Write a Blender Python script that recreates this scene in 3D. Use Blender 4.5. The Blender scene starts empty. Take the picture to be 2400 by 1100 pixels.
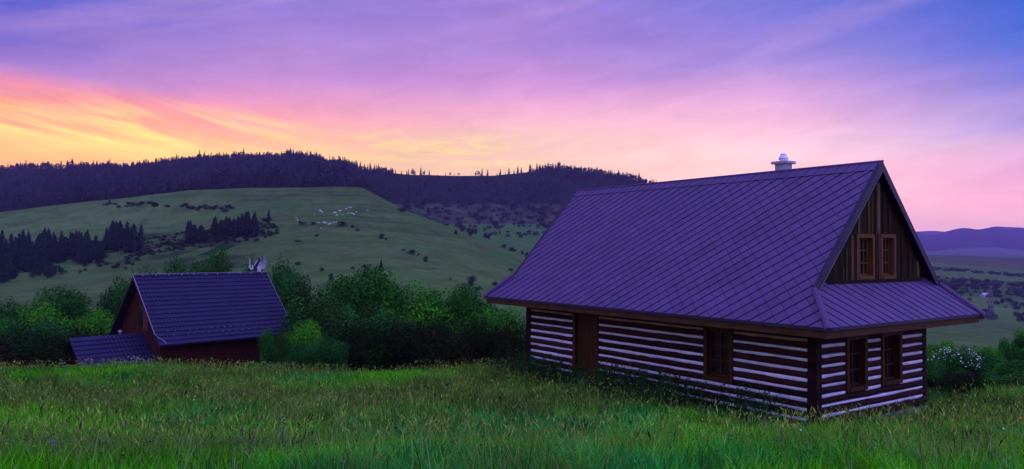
import bpy, bmesh, math, random
import numpy as np
from mathutils import Vector, Matrix

R = math.radians
rng = np.random.default_rng(7)
random.seed(7)
sc = bpy.context.scene
col = sc.collection

# ------------------------------------------------------------------ camera
F, PITCH, ROLL = 1770.74, 0.0222, -0.0048
cam_d = bpy.data.cameras.new('camera')
cam = bpy.data.objects.new('camera', cam_d); col.objects.link(cam)
cam_d.sensor_width = 36; cam_d.lens = F / 2400 * 36
cam_d.clip_start = 0.1; cam_d.clip_end = 30000
cam.matrix_world = Matrix.Rotation(math.pi / 2 + PITCH, 4, 'X') @ Matrix.Rotation(-ROLL, 4, 'Z')
sc.camera = cam

def ray(px, py):
    u = (px - 1200) / F; v = (550 - py) / F
    c, s = math.cos(ROLL), math.sin(ROLL)
    u0 = c * u + s * v; v0 = -s * u + c * v
    c, s = math.cos(PITCH), math.sin(PITCH)
    return np.array([u0, c - s * v0, s + c * v0])

# ------------------------------------------------------------------ world: dusk sky
def lin(c):
    r = []
    for v in c[:3]:
        v = v / 255.0
        r.append(v / 12.92 if v <= 0.04045 else ((v + 0.055) / 1.055) ** 2.4)
    return (r[0], r[1], r[2], 1.0)

SKY_GAIN = 1.0
SKY_TINT = (1.0, 1.0, 1.0)
world = bpy.data.worlds.new('World'); sc.world = world
world.use_nodes = True
wn, wl = world.node_tree.nodes, world.node_tree.links
wn.clear()
def W(t, **k):
    n = wn.new(t)
    for a, b in k.items(): setattr(n, a, b)
    return n
def wmath(op, a, b=None, clamp=False):
    n = W('ShaderNodeMath', operation=op, use_clamp=clamp)
    for i, v in enumerate((a, b)):
        if v is None: continue
        if isinstance(v, (int, float)): n.inputs[i].default_value = v
        else: wl.new(v, n.inputs[i])
    return n.outputs[0]
def wrange(v, a, b, c=0.0, d=1.0, kind='LINEAR'):
    n = W('ShaderNodeMapRange', interpolation_type=kind, clamp=True)
    wl.new(v, n.inputs[0])
    for i, x in zip((1, 2, 3, 4), (a, b, c, d)): n.inputs[i].default_value = x
    return n.outputs[0]
def wmix(f, a, b, mode='MIX'):
    n = W('ShaderNodeMix', data_type='RGBA', blend_type=mode)
    for s, v in ((0, f), (6, a), (7, b)):
        if isinstance(v, (int, float)): n.inputs[s].default_value = v
        elif isinstance(v, tuple): n.inputs[s].default_value = v
        else: wl.new(v, n.inputs[s])
    return n.outputs[2]
tc = W('ShaderNodeTexCoord')
sep = W('ShaderNodeSeparateXYZ'); wl.new(tc.outputs['Generated'], sep.inputs[0])
X, Y, Z = sep.outputs
hyp = wmath('MAXIMUM', wmath('SQRT', wmath('ADD', wmath('MULTIPLY', X, X), wmath('MULTIPLY', Y, Y))), 1e-4)
tel = wmath('DIVIDE', Z, hyp)
azi = wmath('MULTIPLY', wmath('ARCTAN2', X, Y), 180 / math.pi)
def wnoise(fx, fy, rot, scale, detail, rough, dist=0.0, off=0.0):
    # streaky noise in (azimuth, elevation); rot tilts the streaks
    a = wmath('MULTIPLY', azi, math.pi / 180)
    u = wmath('ADD', wmath('MULTIPLY', a, math.cos(rot)), wmath('MULTIPLY', tel, math.sin(rot)))
    v = wmath('SUBTRACT', wmath('MULTIPLY', tel, math.cos(rot)), wmath('MULTIPLY', a, math.sin(rot)))
    cb = W('ShaderNodeCombineXYZ')
    wl.new(wmath('MULTIPLY', u, fx), cb.inputs[0]); wl.new(wmath('MULTIPLY', v, fy), cb.inputs[1]); cb.inputs[2].default_value = off
    n = W('ShaderNodeTexNoise'); wl.new(cb.outputs[0], n.inputs['Vector'])
    n.inputs['Scale'].default_value = scale; n.inputs['Detail'].default_value = detail
    n.inputs['Roughness'].default_value = rough; n.inputs['Distortion'].default_value = dist
    return n.outputs[0]
n_band_r = wnoise(1.0, 9.0, R(9), 1.6, 4, 0.5, 0.3)
n_band_l = wnoise(1.0, 8.0, R(-8), 1.8, 4, 0.55, 0.5, 3.0)
wl_left = wrange(azi, -28, 4)
nb = W('ShaderNodeMix', data_type='FLOAT'); wl.new(wl_left, nb.inputs[0]); wl.new(n_band_l, nb.inputs[2]); wl.new(n_band_r, nb.inputs[3])
warp = wmath('MULTIPLY', wmath('SUBTRACT', nb.outputs[0], 0.5), wrange(tel, 0.10, 0.25, 0.05, 0.075))
telw = wmath('ADD', tel, warp)
fac = wmath('DIVIDE', telw, 0.5)

KEYS = [  # azimuth (deg), column, [(row, colour)]
 (-34.1, 0, [(385,(255,190,130)),(335,(255,208,128)),(292,(255,168,132)),(238,(255,196,132)),(212,(255,150,135)),(185,(228,140,185)),(150,(155,116,200)),(80,(102,98,204)),(0,(70,88,203))]),
 (-27.0, 300, [(385,(255,200,135)),(340,(255,222,140)),(300,(255,195,140)),(262,(255,168,152)),(228,(248,152,172)),(190,(198,142,208)),(120,(165,130,210)),(50,(138,118,209)),(0,(112,110,208))]),
 (-18.7, 600, [(385,(255,205,150)),(345,(255,206,150)),(312,(255,188,165)),(272,(255,166,182)),(225,(236,156,202)),(170,(198,145,212)),(100,(174,136,213)),(0,(144,125,214))]),
 (0.0, 1200, [(400,(255,208,172)),(330,(255,208,185)),(295,(255,195,200)),(250,(250,180,212)),(200,(220,155,216)),(120,(188,144,218)),(0,(160,130,216))]),
 (18.7, 1800, [(480,(255,205,205)),(400,(255,208,216)),(350,(250,212,228)),(295,(244,188,222)),(215,(222,168,226)),(150,(175,148,222)),(80,(144,130,220)),(0,(120,124,220))]),
 (34.1, 2400, [(545,(252,198,200)),(470,(244,180,212)),(400,(224,170,220)),(340,(208,176,226)),(290,(176,158,227)),(210,(126,128,221)),(110,(88,116,220)),(0,(50,104,217))]),
]
ZEN = (98, 108, 200); BACK = [(0.0,(150,128,215)),(0.1,(140,128,225)),(0.45,(128,130,225))]
def ramp(stops):
    n = W('ShaderNodeValToRGB'); wl.new(fac, n.inputs[0]); cr = n.color_ramp
    cr.interpolation = 'EASE' if False else 'LINEAR'
    stops = sorted(stops)
    while len(cr.elements) > 1: cr.elements.remove(cr.elements[-1])
    cr.elements[0].position = stops[0][0]; cr.elements[0].color = stops[0][1]
    for p, c in stops[1:]:
        e = cr.elements.new(min(p, 1.0)); e.color = c
    return n.outputs[0]
cur = None; prev = None
for az, cx, st in KEYS:
    d = [((ray(cx, py)[2] / math.hypot(*ray(cx, py)[:2])) / 0.5, lin(c)) for py, c in st]
    d.append((0.98, lin(ZEN)))
    r_ = ramp(d)
    cur = r_ if cur is None else wmix(wrange(azi, prev, az), cur, r_)
    prev = az
rb = ramp([(p / 0.5, lin(c)) for p, c in BACK])
cur = wmix(wrange(azi, 36, 80, kind='SMOOTHSTEP'), cur, rb)
cur = wmix(wrange(azi, -36, -80, kind='SMOOTHSTEP'), cur, rb)
# bright yellow cirrus streaks low over the ridge
st1 = wrange(wnoise(1.0, 11.0, R(-13), 3.2, 6, 0.6, 0.6, 7.0), 0.50, 0.66)
m1 = wmath('MULTIPLY', wrange(tel, 0.10, 0.13), wrange(tel, 0.185, 0.15))
m1 = wmath('MULTIPLY', m1, wrange(azi, -12, -20))
cur = wmix(wmath('MULTIPLY', wmath('MULTIPLY', st1, m1), 0.95), cur, (1.15, .90, .27, 1))
st2 = wrange(wnoise(1.0, 7.0, R(0), 9.0, 6, 0.62, 0.8, 1.0), 0.50, 0.68)
m2 = wmath('MULTIPLY', wrange(tel, 0.095, 0.115), wrange(tel, 0.165, 0.145))
m2 = wmath('MULTIPLY', m2, wmath('MULTIPLY', wrange(azi, -20, -10), wrange(azi, 7, 1)))
cur = wmix(wmath('MULTIPLY', wmath('MULTIPLY', st2, m2), 0.9), cur, (1.1, .84, .26, 1))
# soft darker violet bands higher up
st3 = wrange(wnoise(1.0, 6.5, R(9), 2.2, 5, 0.55, 0.5, 5.0), 0.42, 0.68)
m3 = wrange(tel, 0.14, 0.26)
cur = wmix(wmath('MULTIPLY', wmath('MULTIPLY', st3, m3), 0.12), cur, lin((105, 86, 198)))
st5 = wrange(wnoise(1.0, 3.2, R(5), 11.0, 7, 0.62, 0.7, 12.0), 0.35, 0.65, 0.94, 1.06)
st4 = wrange(wnoise(1.0, 5.0, R(12), 3.0, 6, 0.6, 0.5, 9.0), 0.5, 0.75)
cur = wmix(wmath('MULTIPLY', wmath('MULTIPLY', st4, wrange(tel, 0.1, 0.2)), 0.24), cur, lin((240, 185, 225)))
# below the horizon: dark ground tone
cur = wmix(wrange(tel, -0.01, -0.12), cur, (0.02, 0.03, 0.03, 1))
# upper and rear sky: the cool light that falls on the meadow
lowf = wmath('MULTIPLY', wrange(tel, 0.24, 0.03), wrange(azi, -8, 16, .08, 1.0))
cur = wmix(lowf, cur, (1.62, 1.42, 1.04, 1), 'MULTIPLY')
glow = wmath('MULTIPLY', wrange(tel, 0.20, 0.10), wrange(azi, -2, -24))
cur = wmix(glow, cur, (1.30, 1.16, .62, 1), 'MULTIPLY')
up = wmath('MULTIPLY', wrange(tel, 0.40, 1.1, kind='SMOOTHSTEP'), 1.0)
back = wrange(wmath('ABSOLUTE', azi), 50, 105, kind='SMOOTHSTEP')
east = wmath('MULTIPLY', wrange(azi, 45, 85, kind='SMOOTHSTEP'), wrange(azi, 165, 120, kind='SMOOTHSTEP'))
gain = wmath('ADD', wmath('ADD', st5, wmath('MULTIPLY', wmath('MAXIMUM', up, back), 1.35)), wmath('MULTIPLY', east, 1.2))
cur = wmix(1.0, cur, W('ShaderNodeCombineColor').outputs[0], 'MULTIPLY') if False else cur
bg = W('ShaderNodeBackground'); wl.new(cur, bg.inputs[0]); wl.new(wmath('MULTIPLY', gain, SKY_GAIN), bg.inputs[1])
nis = W('ShaderNodeTexSky'); nis.sky_type = 'NISHITA'; nis.sun_disc = False
nis.sun_elevation = R(1.0); nis.sun_rotation = R(-22)
bg2 = W('ShaderNodeBackground'); wl.new(nis.outputs[0], bg2.inputs[0]); bg2.inputs[1].default_value = 0.008
add = W('ShaderNodeAddShader'); wl.new(bg.outputs[0], add.inputs[0]); wl.new(bg2.outputs[0], add.inputs[1])
wo = W('ShaderNodeOutputWorld'); wl.new(add.outputs[0], wo.inputs['Surface'])

# sun: already at the horizon, upper left, behind the ridge: only a faint warm spill
sd = bpy.data.lights.new('sun', 'SUN'); sd.energy = 0.25; sd.angle = R(12); sd.color = (1.0, 0.55, 0.38)
so = bpy.data.objects.new('sun', sd); col.objects.link(so)
so.rotation_euler = Vector((-math.sin(R(22)) * math.cos(R(5)), math.cos(R(22)) * math.cos(R(5)), math.sin(R(5)))).to_track_quat('Z', 'Y').to_euler()

sc.render.engine = 'CYCLES'
sc.view_settings.view_transform = 'Standard'; sc.view_settings.look = 'None'
sc.view_settings.exposure = 0.0; sc.view_settings.gamma = 1.0; sc.view_settings.use_curve_mapping = False
sc.cycles.max_bounces = 5; sc.cycles.diffuse_bounces = 3; sc.cycles.glossy_bounces = 2
sc.cycles.volume_bounces = 0; sc.cycles.transparent_max_bounces = 4

# ------------------------------------------------------------------ materials
def mat(name, c, rough=0.8, var=0.25, scale=3.0, stretch=(1, 1, 1), attr=False, spec=0.08, metal=0.0, detail=4, bump=0.0, c2=None, obj=True):
    m = bpy.data.materials.new(name); m.use_nodes = True
    nt = m.node_tree; n, l = nt.nodes, nt.links
    b = n['Principled BSDF']
    b.inputs['Roughness'].default_value = rough
    b.inputs['Specular IOR Level'].default_value = spec
    b.inputs['Metallic'].default_value = metal
    t = n.new('ShaderNodeTexCoord'); mp = n.new('ShaderNodeMapping'); mp.inputs['Scale'].default_value = stretch
    l.new(t.outputs['Object'], mp.inputs[0])
    no = n.new('ShaderNodeTexNoise'); no.inputs['Scale'].default_value = scale; no.inputs['Detail'].default_value = detail
    no.inputs['Roughness'].default_value = 0.62
    l.new(mp.outputs[0], no.inputs['Vector'])
    mx = n.new('ShaderNodeMix'); mx.data_type = 'RGBA'
    mr = n.new('ShaderNodeMapRange'); mr.inputs[1].default_value = 0.3; mr.inputs[2].default_value = 0.7
    l.new(no.outputs[0], mr.inputs[0]); l.new(mr.outputs[0], mx.inputs[0])
    a_ = [max(0, x * (1 - var)) for x in c]; b_ = [min(1, x * (1 + var)) for x in (c2 or c)]
    mx.inputs[6].default_value = (*a_, 1); mx.inputs[7].default_value = (*b_, 1)
    out = mx.outputs[2]
    if attr:
        at = n.new('ShaderNodeAttribute'); at.attribute_name = 'Col'
        m2 = n.new('ShaderNodeMix'); m2.data_type = 'RGBA'; m2.blend_type = 'MULTIPLY'; m2.inputs[0].default_value = 1
        l.new(out, m2.inputs[6]); l.new(at.outputs['Color'], m2.inputs[7]); out = m2.outputs[2]
    l.new(out, b.inputs['Base Color'])
    if bump:
        bp = n.new('ShaderNodeBump'); bp.inputs['Strength'].default_value = bump; bp.inputs['Distance'].default_value = 0.02
        l.new(no.outputs[0], bp.inputs['Height']); l.new(bp.outputs[0], b.inputs['Normal'])
    return m

# ------------------------------------------------------------------ object helpers
def tag(o, label=None, cat=None, group=None, kind=None):
    if label: o['label'] = label
    if cat: o['category'] = cat
    if group: o['group'] = group
    if kind: o['kind'] = kind
    return o
def empty(name, loc, rz=0.0):
    o = bpy.data.objects.new(name, None); col.objects.link(o); o.location = loc; o.rotation_euler = (0, 0, rz)
    o.empty_display_size = 0.3
    return o
def link(name, me, m, parent=None, extra=None):
    o = bpy.data.objects.new(name, me); col.objects.link(o)
    if me is not None and not me.materials:
        me.materials.append(m)
        for e in (extra or []): me.materials.append(e)
    if parent: o.parent = parent
    return o
def copy_tree(o, parent=None):
    c = o.copy(); col.objects.link(c); c.parent = parent
    for ch in list(o.children): copy_tree(ch, c)
    return c

class MB:
    """collects faces and builds ONE mesh object"""
    def __init__(s): s.v = []; s.f = []; s.mi = []; s.c = []
    def add(s, vs, fs, mi=0, c=None):
        k = len(s.v); s.v += [tuple(map(float, v)) for v in vs]
        for f in fs: s.f.append([i + k for i in f]); s.mi.append(mi)
        s.c += [c or (1, 1, 1)] * len(vs)
    def box(s, p0, p1, mi=0, c=None, jit=0.0):
        x0, y0, z0 = p0; x1, y1, z1 = p1
        j = lambda: random.uniform(-jit, jit)
        vs = [(x + j(), y + j(), z + j()) for z in (z0, z1) for (x, y) in ((x0, y0), (x1, y0), (x1, y1), (x0, y1))]
        s.add(vs, [(0, 3, 2, 1), (4, 5, 6, 7), (0, 1, 5, 4), (1, 2, 6, 5), (2, 3, 7, 6), (3, 0, 4, 7)], mi, c)
    def prism(s, poly, d, mi=0, c=None):
        """poly: list of 3d points, extruded by vector d"""
        n = len(poly); vs = list(poly) + [tuple(np.array(p) + np.array(d)) for p in poly]
        fs = [tuple(range(n))[::-1], tuple(range(n, 2 * n))] + [(i, (i + 1) % n, n + (i + 1) % n, n + i) for i in range(n)]
        s.add(vs, fs, mi, c)
    def tube(s, pts, r, n=6, mi=0, c=None, r2=None):
        pts = [np.array(p, float) for p in pts]; rings = []; m = len(pts); vs = []
        for i, p in enumerate(pts):
            t = pts[min(i + 1, m - 1)] - pts[max(i - 1, 0)]; t = t / (np.linalg.norm(t) + 1e-9)
            a = np.cross(t, (0, 0, 1.0)); a = a if np.linalg.norm(a) > 1e-3 else np.cross(t, (0, 1.0, 0)); a /= np.linalg.norm(a)
            b = np.cross(t, a); rr = r if r2 is None else r + (r2 - r) * i / (m - 1)
            for k in range(n):
                an = 2 * math.pi * k / n; vs.append(p + rr * (math.cos(an) * a + math.sin(an) * b))
        fs = [(i * n + k, i * n + (k + 1) % n, (i + 1) * n + (k + 1) % n, (i + 1) * n + k) for i in range(m - 1) for k in range(n)]
        fs += [tuple(range(n))[::-1], tuple(range((m - 1) * n, m * n))]
        s.add(vs, fs, mi, c)
    def lathe(s, prof, o=(0, 0, 0), n=16, mi=0, c=None):
        vs = []; m = len(prof)
        for r, z in prof:
            for k in range(n):
                a = 2 * math.pi * k / n; vs.append((o[0] + r * math.cos(a), o[1] + r * math.sin(a), o[2] + z))
        fs = [(i * n + k, i * n + (k + 1) % n, (i + 1) * n + (k + 1) % n, (i + 1) * n + k) for i in range(m - 1) for k in range(n)]
        fs += [tuple(range(n))[::-1], tuple(range((m - 1) * n, m * n))]
        s.add(vs, fs, mi, c)
    def mesh(s, name):
        me = bpy.data.meshes.new(name); me.from_pydata(s.v, [], s.f)
        me.polygons.foreach_set('material_index', s.mi)
        a = me.color_attributes.new('Col', 'FLOAT_COLOR', 'POINT')
        a.data.foreach_set('color', np.array([(*c, 1) for c in s.c], dtype=np.float32).ravel())
        me.update(); return me
    def build(s, name, m, parent=None, extra=None):
        return link(name, s.mesh(name), m, parent, extra)

def np_mesh(name, V, quads=None, tris=None, C=None):
    """fast mesh from numpy arrays"""
    me = bpy.data.meshes.new(name); V = np.asarray(V, np.float32)
    me.vertices.add(len(V)); me.vertices.foreach_set('co', V.ravel())
    loops = []; starts = []; n = 0
    if quads is not None and len(quads):
        loops.append(np.asarray(quads, np.int32).ravel()); starts.append(np.arange(len(quads)) * 4); n += len(quads) * 4
    if tris is not None and len(tris):
        loops.append(np.asarray(tris, np.int32).ravel()); starts.append(n + np.arange(len(tris)) * 3)
    loops = np.concatenate(loops); starts = np.concatenate(starts).astype(np.int32)
    me.loops.add(len(loops)); me.loops.foreach_set('vertex_index', loops)
    me.polygons.add(len(starts)); me.polygons.foreach_set('loop_start', starts)
    if C is not None:
        a = me.color_attributes.new('Col', 'FLOAT_COLOR', 'POINT')
        CC = np.ones((len(V), 4), np.float32); CC[:, :3] = C; a.data.foreach_set('color', CC.ravel())
    me.update(calc_edges=True); return me

def vnoise(x, y, seed=0):
    """smooth value noise, vectorised, about 0..1"""
    xi = np.floor(x).astype(np.int64); yi = np.floor(y).astype(np.int64); xf = x - xi; yf = y - yi
    def h(a, b):
        n = (a * 374761393 + b * 668265263 + seed * 144269) & 0x7fffffff
        n = ((n ^ (n >> 13)) * 1274126177) & 0x7fffffff
        return ((n ^ (n >> 16)) & 0xffff) / 65535.0
    u = xf * xf * (3 - 2 * xf); v = yf * yf * (3 - 2 * yf)
    return (h(xi, yi) * (1 - u) + h(xi + 1, yi) * u) * (1 - v) + (h(xi, yi + 1) * (1 - u) + h(xi + 1, yi + 1) * u) * v
def fbm(x, y, seed=0, o=4):
    s = 0; a = 0.5
    for k in range(o): s = s + a * vnoise(x * 2 ** k, y * 2 ** k, seed + k * 17); a *= 0.5
    return s / (1 - 0.5 ** o)

# ------------------------------------------------------------------ terrain
DEP = np.array([60, 130, 230, 330, 430, 520, 700, 1150, 1500, 2200, 3200, 4500, 5200, 6200.])
# per column: row in the picture at each depth (None = height given instead, as ('z', value))
H = lambda z: ('z', z)
COLS = {
 -1200: [H(-9.5), 740, 690, 640, 590, 560, 480, 400, 460, H(60), H(60), H(60), H(60), H(40)],
 -400: [H(-9.5), 735, 670, 600, 545, 520, 460, 404, 446, H(60), H(60), H(60), H(60), H(40)],
 0:    [H(-9.5), 730, 665, 580, 500, 498, 458, 406, 448, H(60), H(60), H(60), H(60), H(40)],
 150:  [H(-9.5), 730, 652, 568, 480, 480, 448, 406, 448, H(60), H(60), H(60), H(60), H(40)],
 240:  [H(-9.5), 728, 645, 566, 470, 472, 442, 405, 446, H(60), H(60), H(60), H(60), H(40)],
 330:  [H(-9.5), 725, 640, 556, 460, 464, 438, 400, 442, H(60), H(60), H(60), H(60), H(40)],
 400:  [H(-9.5), 722, 634, 545, 452, 458, 434, 388, 440, H(60), H(60), H(60), H(60), H(40)],
 450:  [H(-9.5), 720, 628, 535, 446, 452, 430, 386, 440, H(60), H(60), H(60), H(60), H(40)],
 600:  [H(-9.5), 715, 612, 520, 442, 448, 428, 380, 440, H(60), H(60), H(60), H(60), H(40)],
 700:  [H(-9.5), 715, 605, 514, 440, 448, 430, 381, 440, H(60), H(60), H(60), H(60), H(40)],
 780:  [H(-9.5), 715, 600, 511, 438, 448, 434, 393, 440, H(60), H(60), H(60), H(60), H(40)],
 850:  [H(-9.5), 715, 600, 515, 439, 456, 440, 408, 450, H(60), H(60), H(60), H(60), H(40)],
 940:  [H(-9.5), 715, 605, 535, 488, 510, 478, 418, 460, H(60), H(60), H(60), H(60), H(40)],
 1050: [H(-9.5), 718, 620, 562, 530, 550, 512, 419, 460, H(60), H(60), H(60), H(60), H(40)],
 1150: [H(-9.5), 722, 650, 605, 569, 590, 545, 417, 460, H(60), H(60), H(60), H(60), H(40)],
 1235: [H(-9.5), 728, 680, 635, 600, 620, 575, 408, 460, H(60), H(60), H(60), H(60), H(40)],
 1310: [H(-9.5), 732, 695, 655, 622, 640, 590, 402, 460, H(60), H(60), H(60), H(60), H(40)],
 1400: [H(-9.5), 740, 705, 675, 645, 650, 600, 407, 470, H(60), H(60), H(60), H(60), H(40)],
 1470: [H(-9.5), 745, 712, 685, 655, 660, 605, 420, 480, H(60), H(60), H(60), H(60), H(40)],
 1540: [H(-9.5), 750, 718, 690, 665, 670, 610, 438, 500, H(60), H(60), H(60), H(60), H(40)],
 1700: [H(-9.5), 770, 730, 705, 690, 690, 625, 500, 550, H(40), H(60), H(60), H(60), H(40)],
 2000: [H(-9.5), 810, 765, 740, 725, 705, 650, 590, 596, H(0), H(20), 560, 575, 560],
 2120: [H(-9.5), 830, 785, 760, 740, 710, 655, 608, 598, H(-6), H(10), 548, 560, 545],
 2151: [H(-9.5), 835, 790, 765, 742, 712, 657, 609, 598, H(-8), H(0), 545, 560, 543],
 2180: [H(-9.5), 840, 792, 768, 745, 713, 658, 611, 599, H(-8), H(0), 554, 565, 541],
 2214: [H(-9.5), 842, 794, 770, 746, 715, 660, 613, 599, H(-8), 592, 545, 560, 543],
 2255: [H(-9.5), 845, 797, 772, 748, 718, 663, 616, 600, H(-8), 588, 535, 552, 550],
 2297: [H(-9.5), 846, 800, 775, 752, 722, 668, 619, 602, H(-8), 587, 541, 552, 556],
 2331: [H(-9.5), 848, 802, 777, 754, 725, 672, 622, 604, H(-8), 588, 531, 550, 560],
 2400: [H(-9.5), 850, 805, 780, 758, 730, 680, 628, 608, H(-8), 597, 536, 550, 560],
 2800: [H(-9.5), 850, 810, 785, 765, 735, 690, 635, 612, H(-8), 600, 530, 545, 560],
 3600: [H(-9.5), 850, 810, 785, 765, 735, 690, 635, 612, H(-8), 600, 530, 545, 560],
}
ck = np.array(sorted(COLS)); T = np.zeros((len(ck), len(DEP)))
for i, c in enumerate(ck):
    for j, v in enumerate(COLS[c]):
        if isinstance(v, tuple): T[i, j] = v[1]
        else:
            r = ray(c, v); T[i, j] = r[2] / r[1] * DEP[j]
def pchip(x, y, xq):
    """y: (n, m) along axis 1 at knots x -> (n, q)"""
    h = np.diff(x); d = np.diff(y, axis=1) / h
    m = np.zeros_like(y)
    w1 = 2 * h[1:] + h[:-1]; w2 = h[1:] + 2 * h[:-1]
    dk, dj = d[:, :-1], d[:, 1:]
    ok = dk * dj > 0
    with np.errstate(all='ignore'):
        mm = (w1 + w2) / (w1 / np.where(ok, dk, 1) + w2 / np.where(ok, dj, 1))
    m[:, 1:-1] = np.where(ok, mm, 0); m[:, 0] = d[:, 0]; m[:, -1] = d[:, -1]
    k = np.clip(np.searchsorted(x, xq) - 1, 0, len(x) - 2)
    t = (xq - x[k]) / h[k]; H_ = h[k]
    return ((1 + 2 * t) * (1 - t) ** 2) * y[:, k] + t * (1 - t) ** 2 * H_ * m[:, k] + t * t * (3 - 2 * t) * y[:, k + 1] + t * t * (t - 1) * H_ * m[:, k + 1]
FC = np.linspace(-1200, 3600, 961)               # fine columns, 5 apart
Tf = np.stack([np.interp(FC, ck, T[:, j]) for j in range(len(DEP))], 1)
ker = np.array([1, 2, 3, 4, 3, 2, 1.]); ker /= ker.sum()
Tp = np.pad(Tf, ((3, 3), (0, 0)), 'edge')
Tf = sum(ker[k] * Tp[k:k + len(FC)] for k in range(7))
FD = np.exp(np.linspace(math.log(60), math.log(6200), 420)); FD[0] = 60; FD[-1] = 6200
TZ = pchip(np.log(DEP), Tf, np.log(FD))
MY = np.array([-40, -10, 0, 9, 14, 20, 26, 32, 38, 44, 52, 60, 75.]); MZ = np.array([1.5, -0.9, -1.65, -2.72, -3.85, -4.98, -5.24, -5.58, -6.58, -7.7, -8.4, -9.5, -10])
_mm = pchip(MY, MZ[None, :], np.linspace(-40, 75, 1151))[0]
def zt(x, y):
    x = np.asarray(x, float); y = np.asarray(y, float)
    zn = np.interp(y, np.linspace(-40, 75, 1151), _mm)
    und = (fbm(x * 0.12 + 40, y * 0.12 + 40, 5, 3) - 0.5) * 0.5
    zn = zn + und * np.clip((y - 4) / 8, 0, 1) * np.clip((60 - y) / 10, 0, 1)
    yy = np.maximum(y, 60)
    cpx = 1200 + F * x / yy
    ci = np.clip((cpx + 1200) / 5, 0, len(FC) - 1.001); i = ci.astype(int); a = ci - i
    di = np.clip((np.log(yy) - math.log(60)) / (math.log(6200) - math.log(60)) * 419, 0, 418.999); j = di.astype(int); b = di - j
    zf = (TZ[i, j] * (1 - b) + TZ[i, j + 1] * b) * (1 - a) + (TZ[i + 1, j] * (1 - b) + TZ[i + 1, j + 1] * b) * a
    amp = np.clip((yy - 70) / 200, 0, 1) * np.where(yy > 2500, 14, 2.3) * np.clip((6000-yy)/1500,0,1)
    zf = zf + (fbm(x / 45 + 50, yy / 45 + 50, 9, 4) - 0.5) * amp
    return np.where(y < 60, zn, zf)
def ground(x, y): return float(zt(np.array([x]), np.array([y]))[0])
def spot(px, py, d0=60.0, d1=5800.0):
    """first point of the terrain seen in that direction"""
    r = ray(px, py); d = np.exp(np.linspace(math.log(d0), math.log(d1), 3000))
    x = r[0] / r[1] * d; z = r[2] / r[1] * d; g = zt(x, d)
    k = np.argmax(z <= g)
    if z[k] > g[k]: return None
    return Vector((x[k], d[k], g[k]))
def at(px, d, base=0.0):
    r = ray(px, 590); x = r[0] / r[1] * d
    return Vector((x, d, ground(x, d) + base))

# colour of the land by place (albedo)
def land_col(x, y):
    cpx = 1200 + F * x / np.maximum(y, 60)
    z = zt(x, y); rowp = 589 - F * z / np.maximum(y, 60) + (cpx - 1200) * 0.0048
    n = fbm(x / 30, y / 30, 3, 4); n2 = fbm(x / 8, y / 8, 11, 3)
    past = np.array([0.074, 0.170, 0.032]); dry = np.array([0.125, 0.155, 0.045]); wood = np.array([0.016, 0.022, 0.012]); lush = np.array([0.035, 0.17, 0.025])
    scrub = np.array([0.035, 0.05, 0.022]); grey = np.array([0.085, 0.085, 0.045])
    c = past[None] * (1 - n[:, None]) + dry[None] * n[:, None]
    n4 = fbm(x / 2.5, y / 2.5, 15, 3); trk = fbm(x / 45 + y / 200, z * .9 + y / 40, 19, 4); big = fbm(x / 110, y / 90, 23, 2)
    c = c * (0.70 + 0.55 * n2[:, None]) * (0.75 + 0.5 * n4[:, None])
    c = c * (1 - 0.30 * np.clip((trk - .52) * 6, 0, 1)[:, None] * np.clip((640 - rowp) / 200 + .3, .3, 1)[:, None]) * (.78 + .44 * big[:, None])
    m = np.clip((n - 0.55) * 5, 0, 1)[:, None]; c = c * (1 - 0.5 * m) + lush * 0.5 * m
    # forest floor on the back ridge
    fo = (y > 500) & (y < 1500) & (cpx < 2000)
    sc_ = fo & (cpx > 900) & (rowp > 478)
    c[fo] = wood * (0.7 + 0.6 * n2[fo][:, None])
    g = np.clip((n2 - 0.45) * 4, 0, 1)
    c[sc_] = (scrub * (1 - g[:, None]) + grey * g[:, None])[sc_]
    lo = sc_ & (rowp > 525); c[lo] = (past * 0.9 * (0.7 + 0.6 * n2[:, None]))[lo]
    # left valley scrub
    vs = (y > 150) & (y < 420) & (cpx < 640) & (cpx > 200) & (rowp > 532 + (600 - cpx) * 0.06) & (rowp < 640)
    k = (np.clip((n2 - 0.3) * 3, 0, 1) * np.clip((640 - cpx) / 90, 0, 1) * np.clip((cpx - 200) / 60, 0, 1) * np.clip((640 - rowp) / 20, 0, 1))[:, None]
    c[vs] = (c * (1 - 0.75 * k) + wood * 0.75 * k)[vs]
    # strips of arable land on the right
    rt = (cpx > 1650) & (y > 60)
    fld = rt & (y > 1050) & (y < 1700); c[fld] = (np.array([0.09, 0.095, 0.035]) * (0.85 + 0.3 * n[:, None]))[fld]
    f2 = rt & (y > 1360) & (y < 1700); c[f2] = (np.array([0.05, 0.085, 0.05]) * (0.8 + 0.4 * n[:, None]))[f2]
    f3 = rt & (y > 600) & (y <= 760); c[f3] = c[f3] * 0.75
    mt = y > 3400; c[mt] = np.array([.02, .018, .03]) * (0.8 + 0.6 * n[mt][:, None])
    pf = rt & (y > 1900) & (y <= 3400); c[pf] = np.array([0.085, 0.11, 0.075])
    nr = y <= 60; c[nr] = (np.array([0.020, 0.070, 0.010]) * (0.6 + 0.8 * n2[:, None]))[nr]
    return c
M_land = mat('land', (1, 1, 1), rough=0.95, var=0.16, scale=0.35, attr=True, spec=0.0, detail=8)
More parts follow.
